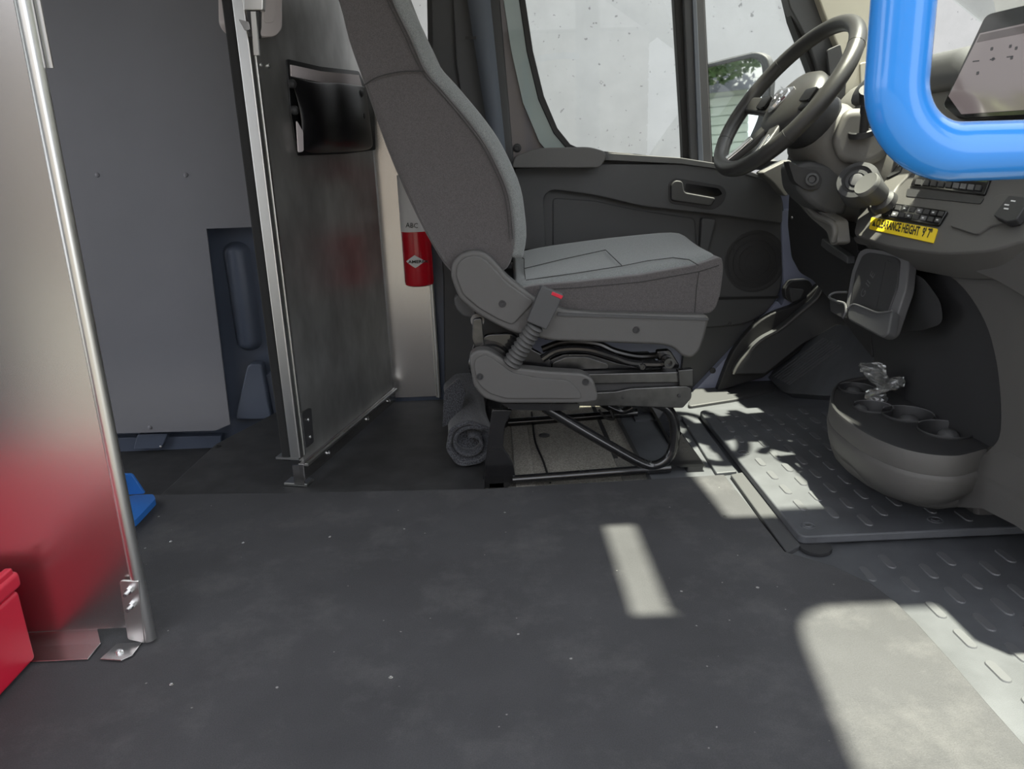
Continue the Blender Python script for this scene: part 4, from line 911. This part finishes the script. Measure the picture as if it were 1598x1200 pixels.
loft('holder_arm', [[c+V((0, s*math.cos(t), h*math.sin(t))) for t in [2*math.pi*j/20 for j in range(20)]] for c, s, h in [(a0, .045, .06), (a0.lerp(a1, .4), .05, .07), (a1, .05, .06)]], BLK, ph_, smooth=60)
loft('arm_cover', [[at(a, b, XP(x)) for a, b in fillet([(1404, 420), (1440, 432), (1468, 470), (1472, 505), (1440, 516), (1400, 518)], 12, 4)] for x in (.858, .90)], BLK, ph_, bevel=.012)
# ---- crumpled clear wrapper in the tray
cw = thing('plastic_wrapper', 'crumpled clear plastic wrapper stuffed in the cup holder tray', 'wrapper', tuple(at(1372, 640, ZP(.15))))
rw = random.Random(11)
def crumple(name, path, radii, n=16, amp=.35):
    loops = []
    P = spline([V(q) for q in path], 4); R_ = spline([V((r, 0)) for r in radii], 4)
    for i, c in enumerate(P):
        ph1, ph2 = rw.uniform(0, 6), rw.uniform(0, 6)
        loops.append([c+V((math.cos(t)*R_[i].x*(1+amp*rw.uniform(-1, 1)*.6+amp*.5*math.sin(4*t+ph1)), math.sin(t)*R_[i].x*(1+amp*rw.uniform(-1, 1)*.6), amp*.4*R_[i].x*rw.uniform(-1, 1))) for t in [2*math.pi*j/n for j in range(n)]])
    return loft(name, loops, FILM, cw, cap=False, smooth=0)
wy_ = at(1372, 640, ZP(.17)).y
w_ = lambda a, b: at(a, b, YP(wy_))
crumple('bag_body', [w_(1372, 648), w_(1370, 630), w_(1366, 614), w_(1384, 604)], [.018, .022, .018, .014])
crumple('bag_top', [w_(1378, 606), w_(1372, 594), w_(1364, 582), w_(1362, 570)], [.010, .020, .026, .028], amp=.15)
crumple('bag_twist', [w_(1384, 606), w_(1396, 600), w_(1402, 590)], [.012, .018, .012])
# ---- footwell
fr_ = thing('foot_rest', 'ribbed dark footwell ramp below the dashboard', 'foot rest', tuple(at(1240, 605, ZP(.01))))
FP = plane3(at(1196, 586, ZP(.015)), at(1222, 612, ZP(.015)), at(1330, 520, YP(2.02)))
prism('ramp', fillet([(1192, 582), (1255, 536), (1307, 505), (1362, 524), (1368, 560), (1350, 600), (1300, 618), (1222, 613)], [4, 6, 10, 10, 4, 4, 12, 8]), FP, .03, FLOORMAT, fr_, bevel=.008)
for i in range(8):
    t = i/7; a = V((1206, 586)).lerp(V((1232, 600)), t); b = V((1286, 527)).lerp(V((1314, 541)), t)
    tube('ridge', [at(a.x, a.y, shift(FP, .0015)), at(b.x, b.y, shift(FP, .0015))], .0028, PILL, fr_, n=6)
kt = thing('kick_trim', 'curved black kick panel sweeping up beside the foot rest', 'kick panel', tuple(at(1180, 570, YP(2.2))))
prism('front_panel', [tuple(q) for q in spline([V(q) for q in [(1145, 584), (1158, 562), (1187, 532), (1218, 514), (1249, 488), (1275, 466), (1288, 442)]], 4)]+[(1340, 430), (1350, 522), (1307, 507), (1255, 536), (1195, 584)], YP(2.205), .04, DKG, kt, bevel=.006)
prism('rear_panel', [tuple(q) for q in spline([V(q) for q in [(1118, 612), (1142, 552), (1173, 512), (1203, 490), (1245, 473), (1277, 445)]], 4)]+[(1320, 430), (1320, 500), (1190, 590)], YP(2.245), .03, BLK, kt, bevel=.006)
tube('panel_edge_highlight', [at(q.x, q.y, YP(2.200)) for q in spline([V(q) for q in [(1145, 584), (1158, 562), (1187, 532), (1218, 514), (1249, 488), (1275, 466), (1288, 442)]], 4)], .0045, GRYP, kt, n=8)  # paler bead stands in for the highlight along this edge
hb = thing('bonnet_release', 'black plastic release lever on the painted door jamb', 'lever', tuple(at(1245, 470, YP(2.22))))
prism('lever_base', fillet([(1224, 452), (1234, 438), (1262, 436), (1270, 448), (1252, 468), (1238, 474), (1226, 466)], 5), YP(2.225), .03, BLK, hb, bevel=.004)
prism('lever_paddle', fillet([(1232, 450), (1256, 452), (1250, 466), (1236, 472)], 3), YP(2.205), .014, DKG, hb, bevel=.003)
# ---- tablet
TB = plane3(at(1472, 168, XP(.93)), at(1600, 180, XP(.93)), at(1538, 22, XP(1.03)))
tb = thing('tablet', 'black framed tablet screen on the dashboard behind the blue handle', 'tablet', tuple(at(1520, 190, TB)))
to = fillet([(1470, 166), (1538, 22), (1720, -22), (1690, 176), (1496, 186)], [8, 12, 12, 12, 10])
tbd = prism('tablet_body', to, TB, .014, GLS, tb, bevel=.003)
scm = emit('tablet_display', (.36, .30, .30), .38); scm.node_tree.nodes['Principled BSDF'].inputs['Specular IOR Level'].default_value = 1.0
scr = prism('display', [(1480, 150), (1529, 52), (1700, 14), (1676, 166), (1500, 178)], shift(TB, .0008), .001, scm, tbd)
bar = prism('status_bar', [(1530, 54), (1700, 18), (1698, 32), (1524, 66)], shift(TB, .0013), .0004, emit('tablet_bar', (.16, .13, .13), .4), scr)
icm = emit('tablet_icon', (.05, .05, .06), .2)
for a, b in [(1546, 74), (1575, 70), (1584, 73), (1524, 112), (1548, 90), (1577, 88)]:
    prism('app_icon', fillet([(a, b), (a+4, b-1), (a+3, b+4), (a-1, b+5)], 1), shift(TB, .0013), .0004, icm, scr)
for a, b, l in [(1518, 95, 10), (1545, 92, 8), (1571, 88, 10)]:
    prism('app_caption', [(a, b), (a+l, b-1.2), (a+l-.6, b+.6), (a-.6, b+1.8)], shift(TB, .0013), .0004, icm, scr)
tube('tablet_mount', [at(1560, 120, shift(TB, -.012)), at(1575, 150, XP(1.02)), at(1585, 180, XP(1.05))], .012, BLK, tb)
# ---- blue grab handle near the camera
gh = thing('grab_handle', 'bright blue tubular grab handle close to the camera', 'grab handle', (.5, .43, .72))
HPl = YP(.43)
zt_, zb_ = .7185, .7185
hx = at(1406, 60, HPl).x
R_ = .040
path = [V((hx-.012, .43, 1.20)), V((hx-.006, .43, 1.0))]
vx = hx
for j in range(13):
    t = math.pi/2*j/12; path.append(V((vx+R_-R_*math.cos(t), .43, zt_+R_-R_*math.sin(t))))
path += [V((.46, .43, zt_-.001))]
for j in range(1, 9):
    t = math.pi/2*j/8; path.append(V((.46+.04*math.sin(t), .43-.04+.04*math.cos(t), zt_-.001)))
path.append(V((.50, .375, zt_-.001)))
tube('handle_tube', path, .0163, BLUE, gh, n=28, smooth=80)
lathe('mount_flange', [(.035, 0), (.035, .005), (.02, .006)], (.50, .380, zt_), (0, 1, 0), BLUE, gh)
tube('upper_leg', spline([V((hx-.012, .43, 1.20)), V((hx+.01, .43, 1.24)), V((.4, .425, 1.26)), V((.50, .38, 1.26))], 6), .0163, BLUE, gh, n=28)
# ---- side mirror outside
mi = thing('side_mirror', 'dark wing mirror outside the quarter window', 'mirror', (.93, 2.55, .75))
mc = lambda a, b, x: at(a, b, MP0 if x == 0 else shift(MP0, x))
MP0 = plane3(at(1150, 160, YP(2.60)), at(1150, 230, YP(2.60)), at(1190, 160, YP(2.52)))
mo_ = fillet([(1085, 104), (1130, 92), (1180, 80), (1198, 88), (1203, 120), (1198, 180), (1170, 240), (1120, 258), (1085, 262)], [8, 20, 14, 14, 14, 20, 20, 14, 8])
mi_ = fillet([(1090, 110), (1130, 100), (1176, 90), (1188, 98), (1191, 122), (1186, 178), (1162, 232), (1120, 248), (1090, 252)], [6, 20, 12, 12, 12, 20, 16, 12, 6])
mh = ring('housing_rim', mo_, mi_, MP0, .03, DKG, mi, bevel=.006)
loft('housing', [[at(a, b, shift(MP0, -.005)) for a, b in mo_], [at(a, b, shift(MP0, -.06)) for a, b in mo_], [at(1145+(a-1145)*.7, 165+(b-165)*.7, shift(MP0, -.11)) for a, b in mo_]], DKG, mi, smooth=40)
prism('mirror_glass', mi_, shift(MP0, -.004), .004, MIRR, mi)
rod('mirror_arm', at(1160, 240, shift(MP0, -.04)), V((1.02, 2.36, .62)), .025, DKG, mi)
# ================================================================== OUTSIDE
LEAF = mat('leaves', (.16, .22, .03), .6, var=.6, vscale=8); LEAFD = mat('dark_leaves', (.05, .10, .03), .6, var=.5, vscale=6); BARK = mat('bark', (.10, .075, .05), .9)
SIDING = mat('tan_siding', (.50, .42, .33), .8); SIDW = mat('pale_siding', (.55, .62, .55), .8); SHING = mat('roof_shingle', (.16, .16, .18), .9)
struct(box('ground', (-14, -12, -.60), (14, 12, -.55), ASPH), 'pale driveway around the van')
struct(box('wall_outside', (-4, 4.6, -.55), (9, 4.75, 5.0), CONCW), 'pale speckled concrete wall seen through the driver window')
struct(box('wall_outside', (8.85, -8, -.55), (9.0, 4.6, 5.0), CONCW), 'pale concrete wall ahead of the windscreen')
def tree(name, label, x, y, zc, rad, rz, nl, size, m, seed):
    t = thing(name, label, 'tree', (x, y, -.55), 'trees around the driveway'); rg = random.Random(seed)
    tube('trunk', [(x, y, -.55), (x+.05, y, zc*.5), (x, y, zc)], [.06, .05, .04], BARK, t, n=8)
    vs, fs = [], []
    for i in range(nl):
        d = V((rg.gauss(0, 1), rg.gauss(0, 1), rg.gauss(0, 1))).normalized()*(rg.random()**.35)
        c = V((x+d.x*rad, y+d.y*rad, zc+d.z*rz)); a = V((rg.gauss(0, 1), rg.gauss(0, 1), rg.gauss(0, .6))).normalized()*size; b = a.orthogonal().normalized()*size*.5
        k = len(vs); vs += [c-a, c+b, c+a, c-b]; fs.append((k, k+1, k+2, k+3))
    o = new('foliage', vs, fs, m, t, smooth=0); o['kind'] = 'stuff'
tree('garden_tree', 'yellow green leafy tree reflected in the tablet screen', -.50, 3.80, 2.30, .55, .55, 2600, .045, LEAF, 5)
tree('garden_tree', 'dark green tree above the shed in the wing mirror', -5.6, 3.05, 1.65, .95, .60, 6000, .05, LEAFD, 6)
tree('garden_tree', 'broad dark green tree standing beyond the van rear', -10.0, -1.5, 2.6, 1.7, 1.8, 5000, .14, LEAFD, 8)
def house(label, x0, x1, y0, y1, h, m, face):
    t = thing('house', label, 'house', ((x0+x1)/2, (y0+y1)/2, -.55), 'houses around the driveway')
    box('walls', (x0, y0, -.55), (x1, y1, h), m, t)
    n = int((h+.5)/.11) if face == 'x' else int((h+.5)/.22)
    for i in range(n):
        z = -.5+i*(.11 if face == 'x' else .22)
        if face == 'y': box('siding_board', (x0-.01, y1, z), (x1+.01, y1+.03, z+.19), m, t)
        else: box('siding_board', (x1, y0-.01, z), (x1+.03, y1+.01, z+.095), m, t)
    cx, cy = (x0+x1)/2, (y0+y1)/2
    if face == 'y': prism3('roof', [V((x0-.3, y0-.3, h)), V((x0-.3, y1+.3, h)), V((x0-.3, cy, h+1.4))], (x1-x0+.6, 0, 0), SHING, t)
    else: prism3('roof', [V((x0-.3, y0-.3, h)), V((x1+.3, y0-.3, h)), V((cx, y0-.3, h+1.4))], (0, y1-y0+.6, 0), SHING, t)
house('unseen tan sided house added behind the camera for the panel reflection', -5.6, 2.5, -11, -7.5, 2.6, SIDING, 'y')  # added to dull and warm the reflection in the aluminium end panel
house('unseen blue grey sided house added beside it for the panel reflection', -13, -6.4, -11, -7.2, 2.8, mat('blue_siding', (.22, .25, .33), .8), 'y')  # added to put a darker bluish wedge into the end panel reflection
house('pale green sided shed reflected in the wing mirror', -9.0, -6.6, 2.56, 4.4, .98, SIDW, 'x')
